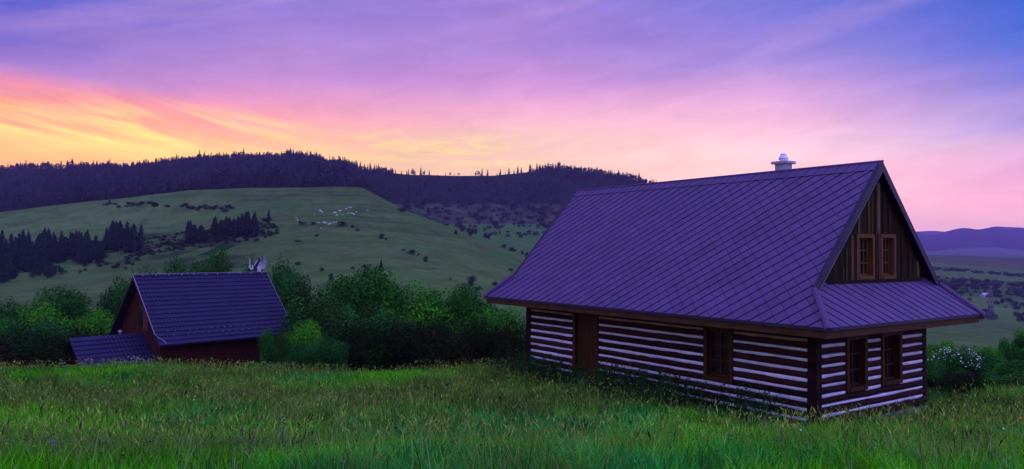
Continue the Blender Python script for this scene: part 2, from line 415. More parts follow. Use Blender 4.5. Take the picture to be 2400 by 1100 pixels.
# near sheet and far sheet share the edge at y = 60
gx = np.linspace(-95, 95, 191); gy = np.concatenate([np.linspace(-40, 60, 126)])
nearV = [(a, b) for b in gy for a in gx]
fcx = np.linspace(-1200, 3600, 801)
def grid_obj(name, P, nx, ny, label):
    P = np.array(P); z = zt(P[:, 0], P[:, 1])
    V = np.column_stack([P, z]); q = np.arange(nx * ny).reshape(ny, nx)
    Q = np.stack([q[:-1, :-1], q[:-1, 1:], q[1:, 1:], q[1:, :-1]], -1).reshape(-1, 4)
    me = np_mesh(name, V, Q, None, land_col(P[:, 0], P[:, 1]))
    me.polygons.foreach_set('use_smooth', np.ones(len(Q), bool))
    o = link(name, me, M_land); tag(o, label, 'ground', kind='structure'); return o
grid_obj('meadow_ground', nearV, len(gx), len(gy), 'sloping meadow ground under the tall grass around the two houses')
dd = np.exp(np.linspace(math.log(60), math.log(6200), 620)); dd[0] = 60
FX, FY = np.meshgrid((fcx - 1200) / F, dd)
farP = np.column_stack([(FX * FY).ravel(), FY.ravel()])
grid_obj('hills', farP, len(fcx), len(dd), 'pasture spur, wooded ridge and far blue hills beyond the meadow')

# ------------------------------------------------------------------ log cottage
YAW = 0.9553; O_ = Vector((8.2034, 20.3442, -4.4574)); L, WD = 13.1761, 5.8792
# local frame: x = u (along the long wall, to the left and away), y = v (along the gable wall, to the right and away)
cot = empty('log_cottage', O_)
Uv = Vector((-math.cos(YAW), math.sin(YAW), 0)); Vv = Vector((math.sin(YAW), math.cos(YAW), 0))
# u x v points down, so the frame is built mirrored: parts are meshed straight in world axes relative to the base
def cw(u, v, w): return (u * Uv.x + v * Vv.x, u * Uv.y + v * Vv.y, w)
class CB(MB):
    """mesh builder in cottage coordinates (u, v, w)"""
    def add(s, vs, fs, mi=0, c=None):
        super().add([cw(*p) for p in vs], [tuple(reversed(f)) for f in fs], mi, c)
M_log = mat('dark_stained_logs', (0.026, 0.009, 0.006), rough=0.75, var=0.45, scale=2.2, stretch=(1, 1, 9), attr=True, bump=0.4)
M_chink = mat('white_chinking', (0.74, 0.76, 0.72), rough=0.9, var=0.22, scale=2.2, attr=True, spec=0.1)
M_plinth = mat('stone_plinth', (0.20, 0.19, 0.19), rough=0.9, var=0.35, scale=5)
M_wood = mat('brown_joinery', (0.050, 0.021, 0.004), rough=0.6, var=0.30, scale=3, stretch=(6, 6, 1), attr=True)
M_fascia = mat('brown_fascia', (0.075, 0.038, 0.014), rough=0.7, var=0.25, scale=2, attr=True)
M_soffit = mat('soffit_boards', (0.05, 0.026, 0.018), rough=0.8, var=0.3, scale=3)
M_tile = mat('metal_shingle', (0.088, 0.044, 0.120), rough=0.45, var=0.15, scale=.9, attr=True, spec=0.30, detail=6)
M_under = mat('dark_underlay', (0.012, 0.008, 0.016), rough=0.8, var=0.2)
M_trim = mat('dark_metal_trim', (0.022, 0.018, 0.032), rough=0.5, var=0.15, spec=0.2)
M_glass = mat('dark_glass', (0.012, 0.009, 0.007), rough=0.22, var=0.3, spec=0.25)
M_plaster = mat('chimney_plaster', (0.34, 0.33, 0.36), rough=0.9, var=0.15, scale=6)
M_steel = mat('steel_cowl', (0.65, 0.70, 0.75), rough=0.3, var=0.05, metal=0.8)

ROW = 0.27; w1 = 1.798
TH = 0.22
def spans(a, b, cuts):
    out = []; cur_ = a
    for c0, c1 in sorted(cuts):
        if c0 > cur_: out.append((cur_, c0))
        cur_ = max(cur_, c1)
    if cur_ < b: out.append((cur_, b))
    return out
door = (8.76, 10.18); lwin = (2.77, 3.87, 0.55, 2.20); gw1 = (1.39, 2.45, 0.56, 2.15); gw2 = (3.24, 4.36, 0.56, 2.15)
wall_top = 2.48
# logs: one mesh per wall (planking pattern of a wall stays inside it)
def log_wall(length, off, openings, name, along, side=0.0, dirn=1):
    """along='u' or 'v'. side: coordinate of the outer face; dirn: +1 wall body goes inward (+)"""
    m = CB(); ch = CB(); top = CB()
    levels = [off - ROW * k for k in range(-3, 9)]
    for i, wv in enumerate(levels):
        lo, hi = wv + 0.038, wv + ROW - 0.038           # log between this chink and the next one up
        if lo > wall_top: continue
        hi = min(hi, wall_top)
        if lo < -0.30: continue
        cuts = [(a, b) for (a, b, z0, z1) in openings if hi > z0 and lo < z1]
        for a, b in spans(0, length, cuts):
            n = max(2, int((b - a) / 0.8)); tint = random.uniform(0.65, 1.5); red = random.uniform(0.9, 1.3)
            prof = [(0.10, lo), (0.012, lo + 0.02), (-0.012, (lo + hi) / 2), (0.012, hi - 0.02), (0.10, hi)]
            vs = []; fs = []
            for k in range(n + 1):
                s_ = a + (b - a) * k / n; jw = random.uniform(-0.014, 0.014) if 0 < k < n else 0; jd = random.uniform(-0.010, 0.010)
                for d, w in prof:
                    vs.append((s_, side + dirn * (d + jd), w + jw) if along == 'u' else (side + dirn * (d + jd), s_, w + jw))
            np_ = len(prof)
            for k in range(n):
                for q in range(np_ - 1):
                    fs.append((k * np_ + q, (k + 1) * np_ + q, (k + 1) * np_ + q + 1, k * np_ + q + 1))
            fs.append(tuple(range(np_))); fs.append(tuple(range(n * np_, (n + 1) * np_))[::-1])
            m.add(vs, fs, 0, (tint * red, tint, tint))
        cz = wv + random.uniform(-.010, .010); hw_ = random.uniform(.032, .050)
        if cz < -0.2 or cz > wall_top - 0.1: continue
        cuts = [(a - 0.0, b + 0.0) for (a, b, z0, z1) in openings if cz + 0.03 > z0 and cz - 0.03 < z1]
        e0 = 0.31 if along == 'u' else 0.02
        e1 = length - (0.30 if along == 'u' else 0.14)
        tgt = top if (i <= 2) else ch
        for a, b in spans(e0, e1, cuts):
            n = max(2, int((b - a) / 0.35)); vs = []
            t = random.uniform(0.78, 1.0)
            for k in range(n + 1):
                s_ = a + (b - a) * k / n; jw = random.uniform(-0.012, 0.012); jb = random.uniform(-.008, .008)
                for d, w in ((0.115, cz - 0.045), (0.035, cz - hw_ + jw), (0.016, cz + jb), (0.030, cz + hw_ + jb), (0.115, cz + 0.045)):
                    vs.append((s_, side + dirn * d, w) if along == 'u' else (side + dirn * d, s_, w))
            fs = [(k * 5 + q, (k + 1) * 5 + q, (k + 1) * 5 + q + 1, k * 5 + q + 1) for k in range(n) for q in range(4)]
            fs.append(tuple(range(5))); fs.append(tuple(range(n * 5, (n + 1) * 5))[::-1])
            tgt.add(vs, fs, 0, (t, t, t) if tgt is ch else (0.42, 0.30, 0.22))  # topmost rows get a darker tan tone than the white ones
    # backing behind the logs
    for a, b in spans(0.0, length, [(o[0], o[1]) for o in openings]):
        p0, p1 = side + dirn * 0.10, side + dirn * (TH)
        lo_, hi_ = min(p0, p1), max(p0, p1)
        if along == 'u': m.box((a + .001, lo_, -0.3), (b - .001, hi_, wall_top), 0, (0.4, 0.4, 0.4))
        else: m.box((lo_, a + .23, -0.3), (hi_, min(b, length - .23) - .001, wall_top), 0, (0.4, 0.4, 0.4))
    for (a, b, z0, z1) in openings:
        for zz0, zz1 in ((-0.3, z0), (z1, wall_top)):
            if zz1 - zz0 < 0.02: continue
            p0, p1 = side + dirn * 0.10, side + dirn * TH
            lo_, hi_ = min(p0, p1), max(p0, p1)
            if along == 'u': m.box((a, lo_, zz0), (b, hi_, zz1), 0, (0.4, 0.4, 0.4))
            else: m.box((lo_, a, zz0), (hi_, b, zz1), 0, (0.4, 0.4, 0.4))
    w_ = m.build(name, M_log, cot)
    c_ = ch.build('chinking', M_chink, w_)
    if top.v: tag(top.build('chinking', M_chink, w_), 'tan chinking up under the eaves')
    return w_
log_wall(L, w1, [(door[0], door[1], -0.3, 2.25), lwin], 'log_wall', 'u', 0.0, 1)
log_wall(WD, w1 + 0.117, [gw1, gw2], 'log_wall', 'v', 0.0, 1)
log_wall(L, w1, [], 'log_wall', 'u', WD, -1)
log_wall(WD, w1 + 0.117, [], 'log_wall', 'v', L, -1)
# dovetailed log ends at the near corner and the far corner of the long wall
ces = [CB(), CB()]
for k in range(-1, 8):
    z = w1 + 0.117 - ROW * k
    lo, hi = z + 0.03 - ROW / 2 - 0.1, z + ROW / 2 + 0.02
    for q_, (u0, u1) in enumerate(((0.004, 0.30), (L - 0.29, L - 0.004))):
        t = random.uniform(0.35, 0.8); d = random.uniform(0.012, 0.03)
        ces[q_].box((u0 + random.uniform(0, .02), -d, max(lo, -0.3)), (u1 - random.uniform(0, .03), 0.09, min(hi, wall_top)), 0, (t, t, t))
for ce in ces: ce.build('log_ends', M_log, cot)
pl = CB()
for a, b, c_, d_ in ((-0.03, L + .03, -0.03, 0.25), (-0.03, L + .03, WD - .25, WD + .03)):
    pl.box((a, c_, -0.95), (b, d_, -0.302))
pl.box((-0.028, 0.25, -0.95), (0.25, WD - .25, -0.304)); pl.box((L - .25, .25, -0.95), (L + .028, WD - .25, -0.304))
pl.build('plinth', M_plinth, cot)
ff = CB(); ff.box((0.2, 0.2, -0.28), (L - .2, WD - .2, -0.2)); ff.build('floor', M_soffit, cot)

# windows and door
def window(along, a, b, z0, z1, side, rows=2, cols=2, depth=0.13, fw=0.11, name='window', mw=0.045, proud=0.035):
    def P(s, d, w): return (s, side + d, w) if along == 'u' else (side + d, s, w)
    def bx(m, s0, s1, d0, d1, w0, w1_, c=None):
        p, q = P(s0, d0, w0), P(s1, d1, w1_)
        m.box(tuple(min(i, j) for i, j in zip(p, q)), tuple(max(i, j) for i, j in zip(p, q)), 0, c)
    # casing
    fr = CB()
    bx(fr, a, a + fw, -proud, depth + .06, z0, z1); bx(fr, b - fw, b, -proud, depth + .06, z0, z1)
    bx(fr, a + fw, b - fw, -proud, depth + .06, z1 - fw, z1); bx(fr, a + fw, b - fw, -proud - .02, depth + .06, z0, z0 + fw)
    fo = fr.build(name, M_wood, cot)
    # sash with glazing bars
    sa = CB(); i0, i1, j0, j1 = a + fw, b - fw, z0 + fw, z1 - fw; s = 0.055
    e = .002
    bx(sa, i0 + e, i0 + s, depth, depth + .04, j0 + e, j1 - e); bx(sa, i1 - s, i1 - e, depth, depth + .04, j0 + e, j1 - e)
    bx(sa, i0 + s, i1 - s, depth, depth + .04, j1 - s, j1 - e); bx(sa, i0 + s, i1 - s, depth, depth + .04, j0 + e, j0 + s)
    for k in range(1, cols):
        x = i0 + (i1 - i0) * k / cols; bx(sa, x - mw / 2, x + mw / 2, depth - .004, depth + .036, j0 + s, j1 - s)
    for k in range(1, rows):
        z = j0 + (j1 - j0) * k / rows; bx(sa, i0 + s, i1 - s, depth + .002, depth + .030, z - mw / 2, z + mw / 2)
    sa.build('sash', M_wood, fo)
    g = CB(); bx(g, i0 + .01, i1 - .01, depth + .045, depth + .052, j0 + .01, j1 - .01); g.build('pane', M_glass, fo)
    return fo
window('u', lwin[0], lwin[1], lwin[2], lwin[3], 0.0, rows=3, cols=2, fw=0.13)
for (a, b, z0, z1) in (gw1, gw2): window('v', a, b, z0, z1, 0.0, rows=3, cols=2, fw=0.13)
# door
dm = CB(); a, b = door; top = 2.25
dm.box((a, -.03, -0.3), (a + .14, .2, top)); dm.box((b - .14, -.03, -0.3), (b, .2, top)); dm.box((a + .14, -.03, top - .14), (b - .14, .2, top))
df = dm.build('door_frame', M_wood, cot)
dl = CB(); n = 8
for k in range(n):
    x0 = a + .142 + (b - a - .284) * k / n; x1 = a + .142 + (b - a - .284) * (k + 1) / n - .008; t = random.uniform(.8, 1.15)
    dl.box((x0, .10 + random.uniform(0, .006), -0.28), (x1, .15, top - .15), 0, (t, t, t))
dl.box((a + .142, .152, -.28), (b - .142, .17, top - .15), 0, (.4, .4, .4))
do = dl.build('door', M_wood, cot)
hn = CB(); hn.tube([(a + .30, .10, .85), (a + .30, .04, .85), (a + .42, .04, .85)], .012); hn.build('handle', M_trim, do)

# roof
HR = 7.0675; EA, EB = 1.209, 1.077; HE = 2.5839; SL = (HR - HE) / (WD / 2 + EA); GU = 0.20
HK = 3.4519; KV = WD / 2 - (HR - HK) / SL     # kink offset (negative -> outside wall)
U0, U1 = -GU, L + 0.35; UE0, UE1 = -EB, L + 1.2106
def hz(v): return HR - SL * abs(v - WD / 2)
TK = 0.09
SK = (HK - HE) / (EB - GU); SK2 = (HK - HE) / (UE1 - U1)
VK0, VK1 = KV, WD - KV
# sheets: (name, polygon in 3d uvw)
long_near = [(U0, WD / 2, HR), (U1, WD / 2, HR), (U1, VK0, HK), (UE1, -EA, HE), (UE0, -EA, HE), (U0, VK0, HK)]
long_far = [(u, WD - v, w) for u, v, w in long_near]
in0 = 0.06; sk_top = HK + (in0 + GU) * SK; dv = 0.0
skirt_near = [(U0, VK0, HK), (UE0, -EA, HE), (UE0, WD + EA, HE), (U0, VK1, HK), (in0, VK1 - .28, sk_top), (in0, VK0 + .28, sk_top)]
in1 = L - 0.06; sk_top2 = HK + (U1 - in1) * SK2
skirt_far = [(U1, VK0, HK), (UE1, -EA, HE), (UE1, WD + EA, HE), (U1, VK1, HK), (in1, VK1 - .43, sk_top2), (in1, VK0 + .43, sk_top2)]
rb_ = CB()
for poly in (long_near, long_far):
    n_ = np.array([0, (-1 if poly is long_near else 1) * SL, 1.0]); n_ /= np.linalg.norm(n_)
    rb_.prism([tuple(np.array(p) - n_ * 0.012) for p in poly], tuple(-n_ * TK))
for poly, sg, sk in ((skirt_near, -1, SK), (skirt_far, 1, SK2)):
    n_ = np.array([sg * sk, 0, 1.0]); n_ /= np.linalg.norm(n_)
    rb_.prism([tuple(np.array(p) - n_ * 0.012) for p in poly], tuple(-n_ * (TK - .01)))
roof = rb_.build('roof', M_under, cot)

def clip(poly, a, b, c):
    """keep a*x+b*y+c >= 0"""
    out = []; n = len(poly)
    for i in range(n):
        p, q = poly[i], poly[(i + 1) % n]; dp = a * p[0] + b * p[1] + c; dq = a * q[0] + b * q[1] + c
        if dp >= 0: out.append(p)
        if (dp >= 0) != (dq >= 0):
            t = dp / (dp - dq); out.append((p[0] + t * (q[0] - p[0]), p[1] + t * (q[1] - p[1])))
    return out
def convex_parts(P): return [P]
def shingle(face_polys, origin, e1, e2, nrm, name, side=0.318, flip=1, gapA=0.026, gapB=0.011):
    """square metal shingles laid on the diagonal; face_polys are convex polygons in (e1,e2) coordinates"""
    m = CB(); o = np.array(origin, float); e1 = np.array(e1, float); e2 = np.array(e2, float); nrm = np.array(nrm, float)
    allp = [p for poly in face_polys for p in poly]
    x0, x1 = min(p[0] for p in allp), max(p[0] for p in allp); y0, y1 = min(p[1] for p in allp), max(p[1] for p in allp)
    r2 = math.sqrt(.5); A = np.array([flip * r2, r2]); B = np.array([-flip * r2, r2])
    rr = int((x1 - x0 + y1 - y0) / side) + 4
    cx, cy = (x0 + x1) / 2, y0
    for i in range(-rr, rr):
        for j in range(-rr, rr):
            c0 = np.array([cx, cy]) + A * i * side + B * j * side
            if not (x0 - 1 < c0[0] < x1 + 1 and y0 - 1 < c0[1] < y1 + 1): continue
            # the edge running along A is the strong one (its lower side shows a gap)
            q = [c0 + B * gapA, c0 + A * (side - gapB) + B * gapA, c0 + A * (side - gapB) + B * side, c0 + B * side]
            bow = random.uniform(-.003, .003); lift = random.uniform(0.006, 0.010)
            t = random.uniform(0.91, 1.08)
            for poly in face_polys:
                pl_ = [tuple(p) for p in q]
                for k in range(len(poly)):
                    (ax, ay), (bx_, by_) = poly[k], poly[(k + 1) % len(poly)]
                    nx, ny = -(by_ - ay), (bx_ - ax)
                    pl_ = clip(pl_, nx, ny, -(nx * ax + ny * ay))
                    if len(pl_) < 3: break
                if len(pl_) < 3: continue
                ar = 0.5 * abs(sum(pl_[k][0] * pl_[(k + 1) % len(pl_)][1] - pl_[(k + 1) % len(pl_)][0] * pl_[k][1] for k in range(len(pl_))))
                if ar < 1e-4: continue
                topv = []; botv = []
                for p in pl_:
                    d = np.array(p) - c0; hgt = lift + 0.016 * (1 - d.dot(B) / side) + bow * d.dot(A) / side
                    base = o + e1 * p[0] + e2 * p[1]
                    topv.append(tuple(base + nrm * hgt)); botv.append(tuple(base - nrm * 0.008))
                n_ = len(pl_)
                m.add(topv + botv, [tuple(range(n_))] + [(k, n_ + k, n_ + (k + 1) % n_, (k + 1) % n_) for k in range(n_)], 0, (t, t, t))
    return m.build(name, M_tile, roof)
def ccw(P):
    a = sum(P[k][0] * P[(k + 1) % len(P)][1] - P[(k + 1) % len(P)][0] * P[k][1] for k in range(len(P)))
    return P if a > 0 else P[::-1]
ls = math.hypot(1, SL)
# near long slope: e1 along -u (to the right seen from outside), e2 up the slope; split in convex pieces
def on_long(u, w): return (-u, (w - HE) * ls / SL)
rcw = HR - 0.24        # ridge cap starts here
pA = ccw([on_long(U0, rcw), on_long(U1, rcw), on_long(U1, HK), on_long(U0, HK)])
pB = ccw([on_long(U0, HK), on_long(U1, HK), on_long(UE1, HE), on_long(UE0, HE)])
nL = np.array([0, -SL, 1.0]) / ls
shingle([pA, pB], (0, -EA, HE), (-1, 0, 0), (0, 1 / ls, SL / ls), nL, 'shingles', flip=1)
nF = np.array([0, SL, 1.0]) / ls
pA2 = ccw([(-x, y) for x, y in pA]); pB2 = ccw([(-x, y) for x, y in pB])
shingle([pA2, pB2], (0, WD + EA, HE), (1, 0, 0), (0, -1 / ls, SL / ls), nF, 'shingles', flip=1)
# near skirt: e1 along +v, e2 up the slope (towards +u)
l2 = math.hypot(1, SK)
def on_sk(v, w): return (v, (w - HE) * l2 / SK)
pC = ccw([on_sk(-EA, HE), on_sk(WD + EA, HE), on_sk(VK1, HK), on_sk(VK0, HK)])
pD = ccw([on_sk(VK0 + .0, HK), on_sk(VK1, HK), on_sk(VK1 - .24, sk_top - .02), on_sk(VK0 + .24, sk_top - .02)])
shingle([pC, pD], (UE0, 0, HE), (0, 1, 0), (1 / l2, 0, SK / l2), np.array([-SK, 0, 1.0]) / l2, 'shingles', flip=-1, gapB=0.0)
l3 = math.hypot(1, SK2)
pE = ccw([(-(-EA), 0), (-(WD + EA), 0), (-VK1, (HK - HE) * l3 / SK2), (-VK0, (HK - HE) * l3 / SK2)])
shingle([pE], (UE1, 0, HE), (0, -1, 0), (-1 / l3, 0, SK2 / l3), np.array([SK2, 0, 1.0]) / l3, 'shingles', flip=-1)
# ridge cap: overlapping folded pieces
rc = CB(); npz = int((U1 - U0) / 0.33); st = (U1 - U0 + .06) / npz
for k in range(npz):
    a = U0 - .03 + k * st; b = a + st - 0.012; t = random.uniform(.93, 1.05)
    for sgn in (-1, 1):
        dvv = 0.245 / SL
        sh = 0.09 if sgn < 0 else 0
        vs = []; N = 5
        for q in range(N):
            f = q / (N - 1); v = WD / 2 + sgn * dvv * f; w = HR + .045 - SL * dvv * f - .012 * f
            cu = sh * (f ** 1.6)
            vs += [(a + cu, v, w + .016), (b + cu + .0, v, w)]
        fs = [(2 * q, 2 * q + 1, 2 * q + 3, 2 * q + 2) for q in range(N - 1)]
        if sgn > 0: fs = [tuple(reversed(f)) for f in fs]
        rc.add(vs, fs, 0, (t, t, t))
        # free end folded down
        vs = [vs[2 * q] for q in range(N)] + [tuple(np.array(vs[2 * q]) - np.array((0, 0, .04))) for q in range(N)]
        rc.add(vs, [(q, q + 1, N + q + 1, N + q) for q in range(N - 1)], 0, (t, t, t))
rc.build('ridge_cap', M_tile, roof)
rt_ = CB(); rt_.tube([(U0 - .05, WD / 2, HR + .055), (U1 + .02, WD / 2, HR + .055)], .035, 8); rt_.build('ridge_roll', M_tile, roof)
# hip caps
for (ua, ub, ka) in ((U0, UE0, 1), (U1, UE1, 1)):
    for vs_, ve_ in ((VK0, -EA), (VK1, WD + EA)):
        hc = CB(); p0 = np.array((ua, vs_, HK + .02)); p1 = np.array((ub, ve_, HE + .015)); N = 4
        ext = p1 + (p1 - p0) * 0.03
        for k in range(N):
            a = p0 + (ext - p0) * (k / N); b = p0 + (ext - p0) * ((k + 1.06) / N)
            hc.tube([a + (0, 0, .015), b - (0, 0, .02)], .085, 10, r2=.105, c=(.9, .9, .9))
        hc.build('hip_cap', M_tile, roof)
# eave drip edge and fascia, soffit
def ringbox(m, z0, z1, o0, o1, c=None):
    """rectangular ring between outset o0 (outer) and o1 (inner) measured in from the eaves"""
    a0, a1, b0, b1 = UE0 + o0, UE1 - o0, -EA + o0, WD + EA - o0
    c0, c1, d0, d1 = UE0 + o1, UE1 - o1, -EA + o1, WD + EA - o1
    m.box((a0, b0, z0), (a1, d0, z1), 0, c); m.box((a0, d1, z0), (a1, b1, z1), 0, c)
    m.box((a0, d0, z0), (c0, d1, z1), 0, c); m.box((c1, d0, z0), (a1, d1, z1), 0, c)
de = CB(); ringbox(de, HE - .075, HE + .006, -.012, .02); de.build('drip_edge', M_trim, roof)
fa = CB(); ringbox(fa, HE - .27, HE - .078, .045, .075, (.9, .85, .8)); fa.build('fascia', M_fascia, roof)
sf = CB(); ringbox(sf, HE - .22, HE - .19, .077, .77); ringbox(sf, HE - .222, HE - .192, .772, EB + .0)
sf.build('soffit', M_soffit, roof)
# verge boards on both gable ends
for ue, sg in ((U0, -1), (U1, 1)):
    for vs_ in (-1, 1):
        vb = CB(); gsurf = CB()
        vk = VK0 if vs_ < 0 else VK1
        top_ = (WD / 2, HR + .05); bot = (vk + vs_ * .03, hz(vk + vs_ * .03) + .035)
        wdt = 0.235
        poly = [(ue, top_[0], top_[1]), (ue, bot[0], bot[1]), (ue, bot[0] - vs_ * .09, bot[1] - .16), (ue, WD / 2, top_[1] - wdt * 1.25)]
        vb.prism(poly, (sg * .03, 0, 0))
        poly2 = [(ue - sg * .10, top_[0], top_[1] + .005), (ue - sg * .10, bot[0], bot[1] + .005), (ue + sg * .034, bot[0], bot[1] + .005), (ue + sg * .034, top_[0], top_[1] + .005)]
        gsurf.prism(poly2, (0, 0, -.02))
        vb.build('verge_board', M_trim, roof); gsurf.build('verge_flashing', M_trim, roof)
M_lath = mat('grey_lath', (.14, .12, .15), rough=.7)
for vs_ in (-1, 1):
    vk = VK0 if vs_ < 0 else VK1
    a = np.array((U0 - .035, WD / 2 + vs_ * .02, HR - .245)); b = np.array((U0 - .035, vk - vs_ * .06, HK - .10))
    lt = CB(); lt.tube([a, b], .014, 6); lt.build('verge_lath', M_lath, roof)

# boarded gables
M_board = mat('weathered_boards', (0.030, 0.021, 0.007), rough=0.85, var=0.45, scale=3, stretch=(5, 5, .6), attr=True, bump=0.3)
ow = [(1.89, 2.83, 3.70, 5.0), (3.17, 4.00, 3.70, 5.02)]
def gable_boards(ug, sgn, wins, special):
    m = CB(); v = 0.35
    while v < WD - 0.3:
        wd = random.uniform(.10, .15); vm = v + wd / 2; top = hz(vm) - .22 - .0
        lo = 3.45
        d = 0.0; colr = random.uniform(.35, .95); c = (colr * 1.05, colr * .9, colr * .75)
        if top > lo:
            segs = [(lo, top)]
            for (a, b, z0, z1) in wins:
                if v + wd > a and v < b: segs = [(s0, min(s1, z0 + .01)) for s0, s1 in segs if s0 < z0] + [(max(s0, z1 - .01), s1) for s0, s1 in segs if s1 > z1]
            for s0, s1 in segs:
                if s1 - s0 > .03: m.box((ug + min(0, sgn * .02), v, s0), (ug + max(0, sgn * .02) , v + wd - .006, s1), 0, c)
        v += wd
    m.prism([(ug - sgn * .012, .2, 3.3), (ug - sgn * .012, WD - .2, 3.3), (ug - sgn * .012, WD / 2, HR - .3)], (-sgn * .03, 0, 0), 0, (.3, .25, .2)) if not wins else None
    for v0, v1, z0, z1, cc in special:
        m.box((ug + sgn * .022, v0, z0), (ug + sgn * .045, v1, z1), 0, cc)
    return m.build('gable_boards', M_board, cot)
gy_ = (3.4, 4.2, 5.8); br = (2.0, 1.5, 1.1)
gable_boards(0.0, -1, ow, [
 (2.99, 3.13, 5.03, 6.50, (3.2, 3.9, 5.2)), (2.47, 2.60, 5.02, 6.08, (2.0, 1.9, 1.6)), (1.96, 2.07, 5.02, 5.60, (2.8, 3.1, 4.0)), (2.66, 2.76, 5.02, 6.2, (1.3, 1.5, 1.1)),
 (1.60, 1.74, 3.70, 4.95, (2.4, 2.7, 3.4)), (1.33, 1.43, 3.70, 4.60, (1.3, 1.6, 1.5)), (1.18, 1.24, 3.70, 4.05, (1.6, 1.6, 1.6)), (2.90, 2.98, 3.66, 6.4, (1.3, 1.0, .7)),
 (5.24, 5.37, 3.72, 4.22, (3.0, 3.1, 3.0)), (4.35, 4.44, 3.70, 5.3, (.9, .7, .5)), (4.75, 4.86, 3.70, 5.0, (.7, .6, .4)), (3.3, 3.4, 5.04, 6.1, (.8, .5, .4)), (3.6, 3.72, 5.04, 5.9, (.7, .7, .5))])
gable_boards(L, 1, [], [])
mid = CB(); mid.box((-.05, 3.02, 3.66), (-.024, 3.15, 5.02)); mid.build('window_post', M_wood, cot)
M_wood2 = mat('lighter_joinery', (0.105, 0.050, 0.012), rough=0.6, var=0.25, scale=3, stretch=(6, 6, 1), attr=True)
_mw = M_wood; M_wood = M_wood2
for a, b, z0, z1 in ow: tag(window('v', a, b, z0, z1, 0.0, rows=3, cols=3, depth=.10, fw=.105, mw=.04, proud=.05), None)
M_wood = _mw
sb = CB(); sb.box((-.09, .40, 3.60), (-.055, WD - .40, 3.695), 0, (.5, .5, .5)); sb.build('sill_board', M_board, cot)
atk = CB(); atk.box((.4, 1.6, 2.9), (.42, WD - 1.6, 5.1)); atk.build('attic_partition', M_soffit, cot)
# inside darkness: ceiling over the ground floor
cl = CB(); cl.box((0.22, .22, 2.482), (L - .22, WD - .22, 2.54)); cl.build('ceiling', M_soffit, cot)
# chimney
chm = CB(); cu, cv, s = 3.05, 2.99, .38
chm.box((cu, cv, HR - .55), (cu + s, cv + s, HR + .30)); co = chm.build('chimney', M_plaster, roof)
cc_ = CB(); cc_.box((cu - .09, cv - .09, HR + .302), (cu + s + .09, cv + s + .09, HR + .385)); cc_.build('chimney_cap', M_plaster, roof)
fl = CB(); ox, oy = cu + s / 2, cv + s / 2
fl.lathe([(.125, 0), (.125, .06), (.150, .062), (.155, .10), (.15, .11), (.10, .20), (.085, .225), (.085, .235), (.10, .24), (.10, .255), (.0, .262)], (ox, oy, HR + .387), 16)
fl.build('chimney_cowl', M_steel, roof)
tag(cot, 'large dark log cottage with white chinking stripes and steep violet shingled roof at right', 'cottage')

# ------------------------------------------------------------------ small house in the hollow
SB = 0.722; sr = Vector((math.sin(SB), math.cos(SB), 0)); sn = Vector((math.cos(SB), -math.sin(SB), 0))
SP = Vector((-23.02, 46.0, -1.673)); LR = 8.95; HW = 3.157; DH = 3.333; KE = .61; KH = .555
base_z = ground(SP.x + 3, 48)
hs = empty('small_house', Vector((SP.x, SP.y, -7.6)))
bz = SP.z + 7.6     # ridge height above base
class SBd(MB):
    """coordinates: x along the ridge (right, away), y down the front slope side, z up from base"""
    def add(s, vs, fs, mi=0, c=None):
        super().add([(p[0] * sr.x + p[1] * sn.x, p[0] * sr.y + p[1] * sn.y, p[2]) for p in vs], [tuple(reversed(f)) for f in fs], mi, c)
M_red = mat('dark_red_wall', (0.055, 0.014, 0.008), rough=0.9, var=0.3, scale=2)
M_mtile = mat('dark_metal_tile', (0.020, 0.014, 0.048), rough=0.5, var=0.15, scale=1, spec=0.2, attr=True)
M_white = mat('pale_metal', (0.30, 0.27, 0.32), rough=0.5, var=0.05)
def tiled(name, x0, x1, prof, rows, parent, dx=0.07):
    """wavy metal tile sheet; prof: [(y, z)...] from ridge down"""
    prof = [np.array(p, float) for p in prof]; seg = [np.linalg.norm(prof[i + 1] - prof[i]) for i in range(len(prof) - 1)]; tot = sum(seg)
    nx = int((x1 - x0) / dx) + 1; xs = np.linspace(x0, x1, nx); vs = []; cs = []; ss = []
    for r in range(rows):
        for f in (0.0, 0.93, 0.985): ss.append((r + f, r, f))
    ss.append((rows - 1e-4, rows - 1, .999))
    for s_, r, f in ss:
        d = s_ / rows * tot; k = 0
        while k < len(seg) - 1 and d > seg[k]: d -= seg[k]; k += 1
        p = prof[k] + (prof[k + 1] - prof[k]) * (d / seg[k]); t = (prof[k + 1] - prof[k]) / seg[k]; n_ = np.array([-t[1], t[0]]); n_ = n_ if n_[1] > 0 else -n_
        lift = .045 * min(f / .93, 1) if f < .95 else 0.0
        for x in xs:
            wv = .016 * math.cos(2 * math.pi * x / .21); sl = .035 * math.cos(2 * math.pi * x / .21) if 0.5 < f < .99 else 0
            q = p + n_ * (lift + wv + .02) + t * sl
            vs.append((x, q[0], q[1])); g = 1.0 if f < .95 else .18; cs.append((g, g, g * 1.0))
    fs = [(i * nx + j, i * nx + j + 1, (i + 1) * nx + j + 1, (i + 1) * nx + j) for i in range(len(ss) - 1) for j in range(nx - 1)]
    m = SBd(); k0 = len(m.v); m.add(vs, [tuple(reversed(f)) for f in fs]); m.c = [(1, 1, 1)] * len(vs)
    return m.build(name, M_mtile, parent)
OV = 0.45
wl_ = SBd()   # walls
eavez = bz - DH - KH
wh = HW - .35
